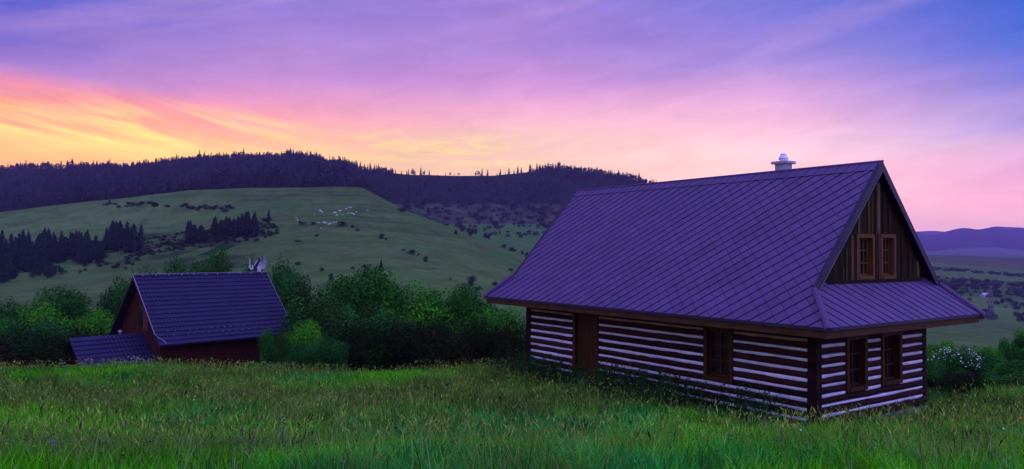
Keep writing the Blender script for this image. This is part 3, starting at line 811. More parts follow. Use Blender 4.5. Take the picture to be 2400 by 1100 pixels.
# front and back walls, gable walls with points
wl_.box((OV, wh - .2, 0), (LR - OV, wh, eavez + .35)); wl_.box((OV, -wh, 0), (LR - OV, -wh + .2, eavez + .35))
slp = DH / HW
for x in (OV, LR - OV - .2):
    wl_.prism([(x, -wh + .2, 0), (x, wh - .2, 0), (x, wh - .2, bz - slp * (wh - .2) - .12), (x, 0, bz - .14), (x, -wh + .2, bz - slp * (wh - .2) - .12)], (.2, 0, 0))
wl_.build('wall', M_red, hs)
rf = SBd()
for sg in (1, -1):
    n_ = np.array((0, DH * sg, HW)) / math.hypot(DH, HW)
    rf.prism([(0, 0, bz), (LR, 0, bz), (LR, sg * HW, bz - DH), (0, sg * HW, bz - DH)], tuple(-n_ * .12))
    n2_ = np.array((0, KH * sg, KE)) / math.hypot(KH, KE)
    rf.prism([(0, sg * HW, bz - DH - .002), (LR, sg * HW, bz - DH - .002), (LR, sg * (HW + KE), bz - DH - KH), (0, sg * (HW + KE), bz - DH - KH)], tuple(-n2_ * .12))
rfo = rf.build('roof', M_trim, hs)
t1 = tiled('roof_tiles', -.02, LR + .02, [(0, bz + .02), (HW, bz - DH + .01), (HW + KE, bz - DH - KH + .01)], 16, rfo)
rg = SBd(); rg.tube([(-.03, 0, bz + .06), (LR + .03, 0, bz + .06)], .075, 8); rg.build('ridge_cap', M_mtile, rfo)
# snow guards: two staggered rows
for r, dd_ in ((0, 13.0), (1, 14.0)):
    for k in range(19):
        x = .75 + k * .44 + r * .22; tot = math.hypot(HW, DH) + math.hypot(KE, KH); d = dd_ / 16 * tot
        a = math.hypot(HW, DH)
        y, z = (d / a * HW, bz - d / a * DH) if d < a else (HW + (d - a) / (tot - a) * KE, bz - DH - (d - a) / (tot - a) * KH)
        if x < LR - .2:
            gd = SBd(); gd.box((x, y - .02, z + .06), (x + .05, y + .02, z + .11)); gd.build('snow_guard', M_white, rfo)
wr = SBd()
pth = [(-.03, 0, bz + .15), (-.03, HW, bz - DH + .10), (.10, HW + .15, bz - DH - .08), (.32, HW + .42, bz - DH - .28), (.42, HW + KE, bz - DH - KH + .06)]
wr.tube(pth, .022, 5); wr.tube([(-.03, 0, bz + .17), (LR, 0, bz + .17)], .014, 5); wr.tube([(LR + .02, 0, bz + .12), (LR + .02, HW, bz - DH + .09), (LR + .02, HW + KE, bz - DH - KH + .08)], .014, 5)
for k in range(11): wr.box((.5 + k * .8, .05, bz + .06), (.55 + k * .8, .12, bz + .13))
wr.build('lightning_wire', M_white, rfo)
# gable openings
for y0_, y1_, z0_, z1_ in ((-.25, .45, 3.05, 1.75), (1.25, 1.75, 3.4, 2.1)):
    wn_ = SBd(); wn_.box((OV - .03, y0_, bz - z0_), (OV - .004, y1_, bz - z1_)); wn_.build('window', M_glass, hs)
pb = SBd(); pb.box((OV - .05, .50, bz - 3.2), (OV - .006, 1.18, bz - 1.4)); pb.build('wall_panel', mat('reddish_panel', (.13, .035, .025), rough=.9), hs)
M_dv = mat('dark_verge', (.03, .016, .014), rough=.8)
for x in (0.0, LR - .03):
    for sg in (1, -1):
        vg = SBd(); vg.prism([(x - .03, 0, bz + .05), (x - .03, sg * HW, bz - DH + .05), (x - .03, sg * HW, bz - DH - .17), (x - .03, 0, bz - .17)], (.026, 0, 0)); vg.build('verge_board', M_dv, rfo)
# annex: lower roof running on to the left from the gable
def sray(px, py, xpl):
    """hit of a picture direction with the plane x = xpl (house frame)"""
    r = Vector(ray(px, py)); o = Vector((SP.x, SP.y, -7.6)); t = (o.dot(sr) + xpl) / r.dot(sr); p = r * t - o
    return p.dot(sn), p.z
ay, az_ = sray(336, 781, OV); by, bz2 = sray(373, 856, OV)
slope2 = (az_ - bz2) / max(by - ay, .3)
def hitx(px, py, y0, z0):
    best = min(((abs(sray(px, py, x)[0] - y0) + abs(sray(px, py, x)[1] - z0)), x) for x in np.linspace(-12, 1, 261)); return best[1]
ax0 = hitx(161, 787, ay, az_)
print('ANNEX', ay, az_, by, bz2, slope2, ax0)
LA = OV - ax0
afw = 2.3
an = SBd(); x0 = ax0
an.prism([(x0, ay - 1.6, az_ - 1.6 * .75), (x0, ay, az_), (x0, ay + afw, az_ - afw * slope2), (x0, ay + afw, az_ - afw * slope2 - .1), (x0, ay, az_ - .12), (x0, ay - 1.6, az_ - 1.6 * .75 - .1)], (LA - .004, 0, 0))
ao = an.build('annex_roof', M_trim, hs)
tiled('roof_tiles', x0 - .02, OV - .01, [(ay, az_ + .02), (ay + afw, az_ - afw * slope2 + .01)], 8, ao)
aw = SBd(); aw.box((x0 + .35, ay - 1.3, 0), (OV - .01, ay + afw - .45, az_ - afw * slope2 + .05))
aw.prism([(x0 + .36, ay - 1.2, az_ - 1.5), (x0 + .36, ay + afw - .5, az_ - (afw - .5) * slope2 - .3), (x0 + .36, ay, az_ - .15)], (.15, 0, 0)); aw.build('annex_wall', M_red, hs)
vc = SBd(); vc.lathe([(.05, 0), (.05, .1), (.11, .12), (.12, .18), (.06, .25), (0, .26)], (OV - 1.35, ay, az_ + .03), 10); vc.build('vent_cap', M_white, ao)
tag(hs, 'small house with dark violet tiled roof and low side annex down in the hollow', 'house')
# antennas on the ridge
M_dish = mat('antenna_white', (0.42, 0.40, 0.44), rough=0.5, var=0.05)
M_blk = mat('antenna_black', (0.02, 0.02, 0.025), rough=0.5)
ax_ = LR - 1.25
am = SBd(); am.tube([(ax_, .02, bz + .0), (ax_, .02, bz + .42)], .03); am.tube([(ax_ + .9, .02, bz), (ax_ + .9, .02, bz + 1.05)], .03)
am.tube([(ax_ - .12, .02, bz + .38), (ax_ + 1.0, .02, bz + .38)], .035); amo = am.build('antenna_mast', M_blk, hs)
def dish(c, d, r, name='dish'):
    m = SBd(); d = np.array(d, float); d /= np.linalg.norm(d); a = np.cross(d, (0, 0, 1)); a /= np.linalg.norm(a); b = np.cross(d, a); vs = []; N = 18
    c = np.array(c, float); prof = [(0, -.12), (.35, -.10), (.7, -.05), (1, 0), (1.02, .02), (.7, -.03), (.3, -.085), (0, -.10)]
    for pr_, h in prof:
        for k in range(N): vs.append(c + (a * math.cos(2 * math.pi * k / N) + b * math.sin(2 * math.pi * k / N)) * r * pr_ + d * h * r * 2.2)
    fs = [(i * N + k, i * N + (k + 1) % N, (i + 1) * N + (k + 1) % N, (i + 1) * N + k) for i in range(len(prof) - 1) for k in range(N)]
    m.add(vs, fs); m.build(name, M_dish, amo)
dish((ax_ + .82, .10, bz + .62), (-.75, .75, -.1), .27); dish((ax_ + 1.02, .0, bz + 1.02), (-1, .15, -.5), .29)
dish((ax_ + .05, .05, bz + .52), (.2, 1, .35), .19)
eb = SBd(); eb.box((ax_ + .48, .08, bz + .18), (ax_ + .70, .22, bz + .55)); eb.build('equipment_box', mat('grey_box', (.5, .48, .55), rough=.6), amo)
an1 = SBd(); an1.box((ax_ - .05, 0, bz + .62), (ax_ - .0, .05, bz + 1.12)); an1.build('panel_antenna', M_dish, amo)
an2 = SBd(); an2.tube([(ax_ + .28, .03, bz + .62), (ax_ + .55, .03, bz + .98)], .03); an2.build('panel_antenna', M_dish, amo)
an3 = SBd(); an3.tube([(ax_ + .40, .05, bz + .5), (ax_ + .68, .05, bz + 1.08)], .075); an3.tube([(ax_ + .08, .05, bz + .45), (ax_ + .02, .05, bz + 1.25)], .02); an3.tube([(ax_ + .88, .05, bz + 1.0), (ax_ + .88, .05, bz + 1.42)], .02)
an3.build('sector_antenna', M_blk, amo)


# ------------------------------------------------------------------ vegetation
M_leaf = mat('foliage', (1, 1, 1), rough=0.7, var=0.30, scale=1.2, attr=True, spec=0.02)
M_leaf.node_tree.nodes['Principled BSDF'].inputs['Subsurface Weight'].default_value = 0.0
M_bark = mat('bark', (0.045, 0.035, 0.030), rough=0.9, var=0.3, scale=5)
M_far = mat('distant_foliage', (1, 1, 1), rough=0.9, var=0.55, scale=0.02, attr=True, spec=0.05)

def leaf_cards(P, Nrm, size, g, asp=0.6):
    """one quad per point, facing roughly Nrm"""
    n = len(P); rnd = g.normal(size=(n, 3)); N_ = Nrm + rnd * 0.75; N_ /= np.linalg.norm(N_, axis=1)[:, None]
    a = np.cross(N_, g.normal(size=(n, 3))); a /= np.linalg.norm(a, axis=1)[:, None]; b = np.cross(N_, a)
    s = size * g.uniform(.6, 1.35, n)[:, None]
    V = np.stack([P - a * s, P - b * s * asp * .55, P + a * s, P + b * s * asp], 1).reshape(-1, 3)
    return V, np.arange(n * 4).reshape(-1, 4)
def crown_mesh(name, seed, blobs, n, size, cols, flat=1.0, twig=0.0):
    """blobs: (x, y, z, r) sub clumps in a unit crown; leaves scattered through each clump, denser to the outside"""
    g = np.random.default_rng(seed); Vs = []; Cs = []; tot = sum(b[3] ** 2 for b in blobs)
    for (x, y, z, r) in blobs:
        k = max(6, int(n * r * r / tot)); d = g.normal(size=(k, 3)); d /= np.linalg.norm(d, axis=1)[:, None]
        rad = r * (g.uniform(0.35, 1.0, k) ** 0.6) * (1 + 0.25 * (g.random(k) < .12))
        P = np.array([x, y, z]) + d * rad[:, None] * np.array([1, 1, flat])
        V, _ = leaf_cards(P, d + np.array([0, 0, .35]), size, g); Vs.append(V)
        base = np.array(cols[g.integers(len(cols))]) * g.uniform(.75, 1.25)
        c = base[None] * g.uniform(.6, 1.4, (k, 1)) * (1 + g.normal(size=(k, 3)) * .06)
        Cs.append(np.repeat(np.clip(c, 0.003, 1), 4, 0))
    V = np.concatenate(Vs); C = np.concatenate(Cs)
    return np_mesh(name, V, np.arange(len(V)).reshape(-1, 4), None, C)
def make_blobs(seed, n, sx=.5, sz=.5, cz=.5, r0=.12, r1=.24, shape='dome'):
    g = np.random.default_rng(seed); out = []
    while len(out) < n:
        d = g.normal(size=3); d /= np.linalg.norm(d); q = g.uniform(.25, 1) ** .5
        p = d * q; r = g.uniform(r0, r1)
        if shape == 'column': w = sx * (1 - 0.55 * max(0, p[2])) * .8
        else: w = sx
        x, y, z = p[0] * (w - r * .6), p[1] * (w - r * .6), cz + p[2] * (sz - r * .5)
        if z < .02: continue
        out.append((x, y, z, r))
    return out
G1 = [(.055, .32, .016), (.075, .32, .012), (.032, .20, .016), (.022, .13, .012)]
G2 = [(.028, .15, .020), (.042, .21, .022), (.018, .09, .012), (.03, .07, .010)]
G3 = [(.020, .032, .006), (.014, .040, .006), (.030, .026, .006)]
def stems(name, seed, n=6, h=.6, spread=.3, r=.018):
    m = MB(); g = np.random.default_rng(seed)
    for k in range(n):
        a = g.uniform(0, 2 * math.pi); s = g.uniform(.3, 1) * spread; hh = h * g.uniform(.7, 1.2)
        m.tube([(0.04 * math.cos(a), .04 * math.sin(a), -.06), (s * .4 * math.cos(a), s * .4 * math.sin(a), hh * .45), (s * math.cos(a + .3), s * math.sin(a + .3), hh)], r, 5, r2=r * .35)
    return m.mesh(name)
CR = {
 'round': [crown_mesh('crown', 10 + k, make_blobs(10 + k, 34, .5, .47, .52), 15000, .019, G1) for k in range(3)],
 'dark': [crown_mesh('crown', 20 + k, make_blobs(20 + k, 32, .5, .48, .50), 15000, .018, G2) for k in range(3)],
 'brown': [crown_mesh('crown', 30 + k, make_blobs(30 + k, 30, .5, .48, .48), 10000, .018, G3) for k in range(2)],
 'tall': [crown_mesh('crown', 40 + k, make_blobs(40 + k, 34, .42, .50, .52, .09, .17, 'column'), 12000, .019, G1 + G2) for k in range(2)],
}
STM = [stems('trunk', 60 + k) for k in range(3)]
def spruce_mesh(seed, tiers, spikes, dark=(.012, .026, .016), jag=.45):
    g = np.random.default_rng(seed); V = []; Tt = []; C = []
    for t in range(tiers):
        f = t / tiers; z = .10 + .86 * f; r = .19 * (1 - f) ** .75 * g.uniform(.85, 1.15) + .015; off = g.uniform(0, 6.28)
        for k in range(spikes):
            a = off + 2 * math.pi * (k + g.uniform(-.3, .3)) / spikes; rr = r * g.uniform(1 - jag, 1 + jag); da = math.pi / spikes * 1.25
            dz = g.uniform(.05, .10) * (1 - .4 * f)
            i = len(V)
            V += [(0, 0, z + .11), (rr * .62 * math.cos(a - da), rr * .62 * math.sin(a - da), z - dz * .25), (rr * math.cos(a), rr * math.sin(a), z - dz), (rr * .62 * math.cos(a + da), rr * .62 * math.sin(a + da), z - dz * .25)]
            Tt += [(i, i + 1, i + 2), (i, i + 2, i + 3)]; c = np.array(dark) * g.uniform(.6, 1.6); C += [c] * 4
    return np.array(V), np.array(Tt), np.array(C)
def tree_trunk(h=.25, r=.018):
    m = MB(); m.tube([(0, 0, -.03), (0, 0, h), (0, 0, .9)], r, 5, r2=.004); return m.mesh('trunk')
SPR = []
for k in range(4):
    V, Tt, C = spruce_mesh(70 + k, 13, 9); SPR.append(np_mesh('crown', V, None, Tt, C))
TRK = tree_trunk()

def plant(kind, label, cat, loc, w, h, mesh, stem, mm, rz=None, d=None, group=None):
    o = empty(kind, loc, random.uniform(0, 6.28) if rz is None else rz)
    c = link('crown', mesh, mm, o); s = link('trunk', stem, M_bark, o)
    c.scale = (w, d or w, h); s.scale = (w, d or w, h)
    tag(o, label, cat, group); return o
def bush(px, top, wpx, dep, kind, name, label, cat='bush', flat=1.0, sink=0.0, group=None, var=None):
    p = at(px, dep); r = ray(px, top); ztop = r[2] / r[1] * dep; h = (ztop - p.z) * (1.08 if dep > 54 else .95) + sink
    w = wpx / F * dep * (1.1 if (kind == 'tall' or dep < 42) else 1.35)
    ms = CR[kind]; m = ms[var if var is not None else random.randrange(len(ms))]
    p.z -= sink
    return plant(name, label, cat, p, w, max(h, .4) * 1.03, m, STM[random.randrange(3)], M_leaf, d=w * flat, group=group)
# hedge and trees behind the meadow between the two houses
B = [
 (745, 668, 150, 50, 'dark', 'leafy_tree', 'dark leafy tree of the hedge nearest to the small house'),
 (800, 652, 130, 52, 'round', 'leafy_tree', 'green tree in the hedge, second one right of the small house'),
 (868, 630, 170, 50, 'round', 'leafy_tree', 'tallest bright green crown in the middle of the hedge'),
 (948, 636, 150, 50, 'round', 'leafy_tree', 'broad green crown just right of the tallest one in the hedge'),
 (1025, 655, 130, 51, 'round', 'leafy_tree', 'rounded green tree in the hedge halfway between tallest crown and log cottage'),
 (1090, 672, 130, 50, 'round', 'leafy_tree', 'yellow green tree of the hedge left of the log cottage eaves'),
 (1150, 700, 120, 48, 'round', 'leafy_tree', 'low green tree ending the hedge below the left eave of the log cottage'),
 (790, 700, 150, 45, 'dark', 'shrub', 'dark shrub at the foot of the hedge nearest the small house'),
 (878, 712, 150, 45, 'dark', 'shrub', 'dark green shrub with a bushy face in the middle of the hedge foot'),
 (960, 735, 170, 44, 'brown', 'shrub', 'almost black brown shrub low in the middle of the hedge'),
 (1050, 735, 150, 43, 'brown', 'shrub', 'brownish dark shrub low in the hedge right of its middle'),
 (1130, 728, 140, 42, 'brown', 'shrub', 'dark brown shrub low in the hedge close to the log cottage'),
 (1205, 728, 110, 41, 'brown', 'shrub', 'black brown shrub touching the left wall end of the log cottage'),
 (830, 745, 120, 43, 'brown', 'shrub', 'dark brownish shrub behind the pair of low bushes right of the small house'),
 (646, 765, 78, 38, 'dark', 'shrub', 'small rounded green bush covering the lower right roof corner of the small house'),
 (715, 748, 105, 41, 'round', 'shrub', 'green bush between the rounded bush and the hedge, right of the small house'),
 (762, 780, 105, 39.5, 'dark', 'shrub', 'low dark bush at the meadow edge, rightmost of the low ones beside the small house'),
 (700, 795, 95, 38.5, 'dark', 'shrub', 'low dark shrub squeezed between two bushes right of the small house'),
 # behind the small house
 (335, 640, 110, 58, 'dark', 'leafy_tree', 'dark tree peeping over the left end of the small house ridge'),
 (405, 618, 90, 60, 'dark', 'leafy_tree', 'round topped tree behind the small house roof, left of its centre'),
 (520, 602, 95, 60, 'dark', 'leafy_tree', 'bushy tree rising highest behind the middle of the small house roof'),
 (585, 626, 80, 60, 'dark', 'leafy_tree', 'dark tree behind the roof antennas of the small house'),
 (652, 622, 95, 57, 'dark', 'leafy_tree', 'dark tree standing behind the right verge of the small house'),
 (698, 652, 90, 55, 'dark', 'leafy_tree', 'dark tree right of the small house, lower than the one at its verge'),
 (282, 676, 90, 56, 'dark', 'leafy_tree', 'dark tree left of the small house gable'),
 (460, 632, 90, 60, 'dark', 'leafy_tree', 'low dark crown just above the small house ridge between two taller ones'),
 # left bushes
 (20, 690, 140, 52, 'dark', 'leafy_tree', 'dark green tree at the left edge of the picture'),
 (92, 706, 130, 50, 'round', 'leafy_tree', 'green spiky topped bush second from the left edge'),
 (150, 676, 120, 52, 'round', 'leafy_tree', 'tallest green bush left of the small house'),
 (215, 722, 110, 52, 'round', 'leafy_tree', 'low green bush between tallest left bush and the small house gable'),
 (40, 770, 190, 44, 'brown', 'shrub', 'very dark brown shrub at the lower left, at the meadow edge'),
 (130, 765, 150, 44, 'brown', 'shrub', 'brownish dark shrub left of the annex roof'),
 (95, 745, 160, 47, 'dark', 'shrub', 'dark green shrub behind the brown ones at the left'),
 (-60, 700, 200, 48, 'dark', 'leafy_tree', 'dark tree cut by the left picture edge'),
 (215, 752, 90, 51, 'brown', 'shrub', 'brown shrub tucked behind the annex roof'),
 # right of the cottage
 (2205, 795, 90, 36, 'round', 'shrub', 'green bush right behind the right wall end of the log cottage'),
 (2240, 815, 125, 32, 'dark', 'elder_bush', 'elder bush covered with small white flower heads at the right of the log cottage'),
 (2178, 842, 80, 31, 'dark', 'shrub', 'dark green shrub touching the gable wall end of the log cottage'),
 (2290, 800, 90, 35, 'round', 'shrub', 'loose green bush rising behind the white flowering bush'),
 (2310, 822, 120, 33, 'dark', 'shrub', 'dark shrub between the white flowering bush and the right edge'),
 (2352, 792, 70, 37, 'tall', 'leafy_tree', 'slim dark tree left one of the pair near the right edge'),
 (2388, 772, 90, 37, 'tall', 'leafy_tree', 'slightly taller dark tree at the right edge of the picture'),
 (2385, 845, 130, 31, 'round', 'shrub', 'lighter green bush at the right edge below the two slim trees'),
 (2470, 800, 150, 34, 'dark', 'shrub', 'dark shrub cut by the right picture edge'),
 (2265, 868, 120, 29, 'brown', 'shrub', 'low brownish shrub in front of the white flowering bush'),
 (2345, 872, 120, 28.5, 'dark', 'shrub', 'low dark shrub nearest the viewer at the right'),
]
made = {}
for b in B:
    o = bush(b[0], b[1], b[2], b[3], b[4], b[5], b[6], 'tree' if b[5] == 'leafy_tree' else 'bush', flat=.9)
    made[b[6][:12]] = o
    if b[5] == 'elder_bush':
        g = np.random.default_rng(5); fm = MB(); n = 0
        while n < 130:
            a = g.uniform(0, 6.28); e = g.uniform(.15, 1.2); p = np.array([.5 * math.cos(a) * math.cos(e), .5 * math.sin(a) * math.cos(e), .50 + .50 * math.sin(e)]) * g.uniform(.9, 1.06)
            s = g.uniform(.004, .015)
            if math.sin(a * 3 + 1) * math.sin(e * 5) < -.2: continue
            fm.lathe([(0, -.004), (s, .0), (s * .8, .014), (0, .02)], p, 6); n += 1
        f_ = fm.build('flower_heads', mat('elder_flowers', (.78, .80, .62), rough=.8, var=.1), o); f_.scale = o.children[0].scale; f_['kind'] = 'stuff'
# wooden shed roof half hidden behind the left bushes
def gable_hut(name, loc, rz, l, w, h, rh, m_wall, m_roof, label, cat, door=False):
    e = empty(name, loc, rz); m = MB()
    m.box((-l / 2, -w / 2, -.6), (l / 2, w / 2, h)); m.prism([(-l / 2 + .01, -w / 2, h + .001), (-l / 2 + .01, w / 2, h + .001), (-l / 2 + .01, 0, h + rh)], (l - .02, 0, 0)); m.build('wall', m_wall, e)
    r = MB(); ov = .35; s = rh / (w / 2)
    for sg in (1, -1):
        r.prism([(-l / 2 - ov, 0, h + rh + .05), (-l / 2 - ov, sg * (w / 2 + ov), h - s * ov + .05), (-l / 2 - ov, sg * (w / 2 + ov), h - s * ov + .17), (-l / 2 - ov, 0, h + rh + .17)], (l + 2 * ov, 0, 0))
    r.build('roof', m_roof, e)
    d = MB(); d.box((-.45, -w / 2 - .03, -.5), (.45, -w / 2 - .002, h - .3)); d.build('door', M_trim, e)
    tag(e, label, cat); return e
M_tin = mat('old_tin_roof', (.12, .10, .16), rough=.6, var=.2)
gable_hut('garden_shed', at(245, 53, -.2), .5, 3.0, 2.6, 1.5, .9, M_red, M_tin, 'little dark shed with tin roof hidden behind the small house', 'shed')
pv = spot(2307, 697); gable_hut('field_barn', pv, .3, 5.0, 3.4, 1.8, 1.4, M_plaster, mat('pale_barn_roof', (.5, .42, .5), rough=.7), 'pale little barn in the bushes on the far right slope beside the pylon', 'barn')

# lone trees and bushes on the pasture
FARM = []
for k in range(4):
    FARM.append(crown_mesh('crown', 90 + k, make_blobs(90 + k, 14, .5, .46, .50, .16, .28), 620, .055, [(.020, .042, .026), (.026, .050, .028), (.016, .034, .024)]))
FSTM = tree_trunk(.3, .025)
def farbush(px, py, wpx, hpx, label, name='bush', cat='bush', conifer=False, group=None, p=None):
    p = p or spot(px, py)
    if p is None: return None
    w = wpx / F * p.y; h = hpx / F * p.y
    if conifer: return plant(name, label, cat, p, h * 1.05 if wpx == 0 else w * 2.6, h, SPR[random.randrange(4)], TRK, M_far, group=group)
    p = p.copy(); p.z -= h * .06
    return plant(name, label, cat, p, w, h * 1.1, FARM[random.randrange(4)], FSTM, M_far, group=group)
for (px, py, w, h, lb) in [
 (710, 526, 26, 8, 'long low bush at the left end of the sheep flock'), (733, 527, 17, 9, 'low bush just right of the long one below the upper sheep'),
 (800, 531, 32, 12, 'widest dark bush on the pasture, right below the sheep'), (826, 534, 12, 7, 'small bush touching the right end of the widest pasture bush'),
 (838, 541, 14, 6, 'tiny flat bush last in the line below the sheep'), (743, 556, 13, 7, 'small round bush alone below the sheep flock'),
 (893, 560, 20, 13, 'dark bush with a pointed top right of the sheep, mid pasture'), (905, 563, 9, 6, 'tiny bush at the foot of the pointed pasture bush'),
 (963, 597, 28, 12, 'dark oblong bush in the lower middle of the pasture'), (946, 588, 12, 5, 'thin flat bush up left of the dark oblong one'),
 (981, 600, 7, 9, 'tiny upright bush right of the dark oblong one'), (998, 615, 15, 16, 'upright bush below right of the dark oblong one'),
 (775, 660, 17, 20, 'bush sticking up above the hedge on its left part'), (699, 622, 20, 9, 'flat dark bush right of the roof antennas'),
 (754, 636, 14, 11, 'small round bush up right of the small house'), (855, 632, 17, 13, 'bush standing right above the tallest hedge crown'),
 (828, 632, 13, 8, 'tiny bush above the hedge, left of the taller one'), (1103, 672, 30, 28, 'dark round tree on the pasture left of the log cottage'),
 (1122, 682, 26, 12, 'low bush at the right foot of the dark round pasture tree'), (1198, 636, 16, 9, 'little bush on the pasture touching the cottage roof edge'),
 (1158, 672, 18, 14, 'bush by the left tip of the log cottage eaves'), (1056, 657, 6, 7, 'tiny dot of a bush between hedge and dark round tree'),
 (942, 497, 30, 11, 'dark bush on the right shoulder of the pasture'), (675, 618, 5, 5, 'tiny bush dot just right of the antennas'),
 (620, 520, 20, 9, 'low scrub left of the lone conifer on the pasture'), (700, 567, 24, 4, 'faint low scrub line mid pasture')]:
    farbush(px, py, w, h, lb, name='bush')
farbush(630, 519, 13, 28, 'lone upright conifer right of the groves on the pasture', 'conifer', 'tree', conifer=True)
farbush(893, 634, 13, 26, 'lone dark conifer just above the hedge', 'conifer', 'tree', conifer=True)
farbush(1068, 550, 12, 12, 'small conifer close to the pasture edge, mid slope', 'conifer', 'tree', conifer=True)
# groves on the left slope
def grove(n, xs, ys, hs_, label, group, jit=3):
    for k in range(n):
        px = random.uniform(*xs); f = random.random(); py = ys[0] + (ys[1] - ys[0]) * f
        farbush(px, py, random.uniform(.42, .62) * hs_(px) , hs_(px) * random.uniform(.6, 1.08), label, 'spruce', 'tree', conifer=True, group=group)
grove(26, (247, 332), (568, 592), lambda x: 64 if 262 < x < 322 else 44, 'spruce in the tight dark grove at left centre of the pasture', 'spruces in the left grove')
grove(20, (434, 478), (556, 570), lambda x: 40, 'spruce in the small grove left of the largest pasture grove', 'spruces in the small middle grove')
grove(40, (500, 600), (538, 556), lambda x: 38 + 12 * (x > 565), 'spruce in the long grove below the pasture crest', 'spruces in the long grove')
def wood_y(x): return 0
for k in range(145):
    px = random.uniform(-60, 238); lo = 610 + max(0, (120 - px)) * .40 ; py = random.uniform(582, lo + 8)
    hh = random.uniform(44, 62) + 12 * (px < 120) * random.random()
    hh *= .86
    farbush(px, py, hh * random.uniform(.42, .62), hh * random.uniform(.75, 1.05), 'spruce in the dense wood at the left edge of the valley', 'spruce', 'tree', conifer=True, group='spruces in the left wood')
for k in range(34):
    px = random.uniform(0, 150); py = random.uniform(628, 668) - px * .1
    farbush(px, py, random.uniform(14, 28), random.uniform(16, 30), 'dark bush along the lower edge of the left wood', 'bush', 'bush', group='bushes below the left wood')
def scatter(n, xs, yf, ws, hs_, label, group):
    for k in range(n):
        px = random.uniform(*xs); py = yf(px) + random.gauss(0, 1) * 3
        farbush(px, py, random.uniform(*ws), random.uniform(*hs_), label, 'bush', 'bush', group=group)
scatter(26, (246, 400), lambda x: 480 + (x - 246) * .03, (6, 22), (4, 8), 'low bush in the dark field hedge below the pasture crest at left', 'bushes of the upper left field hedge')
scatter(24, (425, 545), lambda x: 486 + (x - 425) * .05, (6, 22), (5, 10), 'low bush in the hedge right of the upper left one', 'bushes of the middle field hedge')
scatter(44, (325, 640), lambda x: 584 - (x - 325) * .14 + random.uniform(-10, 16), (8, 24), (6, 14), 'scrub bush in the gully between the groves', 'scrub in the gully')
scatter(18, (120, 330), lambda x: 640 - (x - 120) * .10 + random.uniform(-12, 12), (8, 24), (6, 12), 'scrub bush below the left grove', 'scrub below the left grove')
scatter(24, (1075, 1245), lambda x: 536 + (x - 1075) * .42 , (8, 20), (8, 17), 'bush in the row behind the right edge of the pasture spur', 'bushes behind the pasture spur')
# far scrubby slope and the hedgerows of the right hand slopes: too many to count, one mass each
SCR = []; RHR = []; GUL = []
for k in range(260):
    px = random.uniform(300, 650); py = 590 - (px - 325) * .15 + random.uniform(-26, 14)
    p = spot(px, py)
    if p is not None: GUL.append((p, random.uniform(6, 20) / F * p.y, random.uniform(4, 10) / F * p.y))
for k in range(330):
    px = random.uniform(930, 1330); py = random.uniform(470, 560)
    if py > 500 and random.random() < (py - 500) / 85: continue
    p = spot(px, py, 480, 1100)
    if p is None or p.y < 500: continue
    SCR.append((p, random.uniform(7, 22) / F * p.y, random.uniform(6, 14) / F * p.y))
for k in range(520):
    px = random.uniform(2150, 2460)
    band = random.choice([(627, 634, 7), (652, 668, 14), (668, 688, 14), (690, 716, 14), (722, 738, 16), (733, 742, 14)])
    py = random.uniform(band[0], band[1]) + (px - 2180) * .08
    if band[0] == 690 and px < 2335 and random.random() < .8: continue
    if band[0] >= 722 and not (2215 < px < 2330 or px > 2380): continue
    p = spot(px, py, 100, 1300)
    if p is None: continue
    RHR.append((p, random.uniform(8, 26) / F * p.y, random.uniform(6, band[2]) / F * p.y))

# forest on the back ridge: a wood that reads as one mass
def merged(name, P, Hh, Wd, meshes, label, cat=None):
    Vs = []; Ts = []; Cs = []; n = 0; g = np.random.default_rng(3)
    idx = g.integers(len(meshes), size=len(P))
    for k, (V, Tt, C) in enumerate(meshes):
        s = np.where(idx == k)[0]
        if not len(s): continue
        a = g.uniform(0, 6.28, len(s)); ca, sa = np.cos(a)[:, None], np.sin(a)[:, None]
        x = (V[None, :, 0] * ca - V[None, :, 1] * sa) * Wd[s][:, None] + P[s, 0][:, None]
        y = (V[None, :, 0] * sa + V[None, :, 1] * ca) * Wd[s][:, None] + P[s, 1][:, None]
        z = V[None, :, 2] * Hh[s][:, None] + P[s, 2][:, None]
        Vs.append(np.stack([x, y, z], -1).reshape(-1, 3)); m = len(V)
        Ts.append((Tt[None] + (np.arange(len(s)) * m)[:, None, None]).reshape(-1, 3) + n); n += m * len(s)
        Cs.append((C[None] * g.uniform(.6, 1.5, (len(s), 1, 1))).reshape(-1, 3))
    me = np_mesh(name, np.concatenate(Vs), None, np.concatenate(Ts), np.concatenate(Cs))
    return tag(link(name, me, M_far), label, cat, kind='stuff')
lowp = [spruce_mesh(100 + k, 6, 6, (.016, .019, .018), .4) for k in range(3)]
def lowleaf(seed, nl=34, sf=1.0):
    g = np.random.default_rng(seed); V = []; Tt = []; C = []
    for k in range(nl):
        d = g.normal(size=3); d /= np.linalg.norm(d); p = d * g.uniform(.6, 1) * np.array([.30, .30, .38]) + np.array([0, 0, .55]); q = g.normal(size=3); a = np.cross(d, q); a /= np.linalg.norm(a); b = np.cross(d, a); s = g.uniform(.09, .17) * sf
        i = len(V); V += [p - a * s, p + b * s, p + a * s]; Tt.append((i, i + 1, i + 2)); C += [np.array((.026, .028, .020)) * g.uniform(.6, 1.5)] * 3
    return np.array(V), np.array(Tt), np.array(C)
lowd = [lowleaf(110 + k) for k in range(3)]
lowb = [lowleaf(120 + k, 90, .7) for k in range(3)]
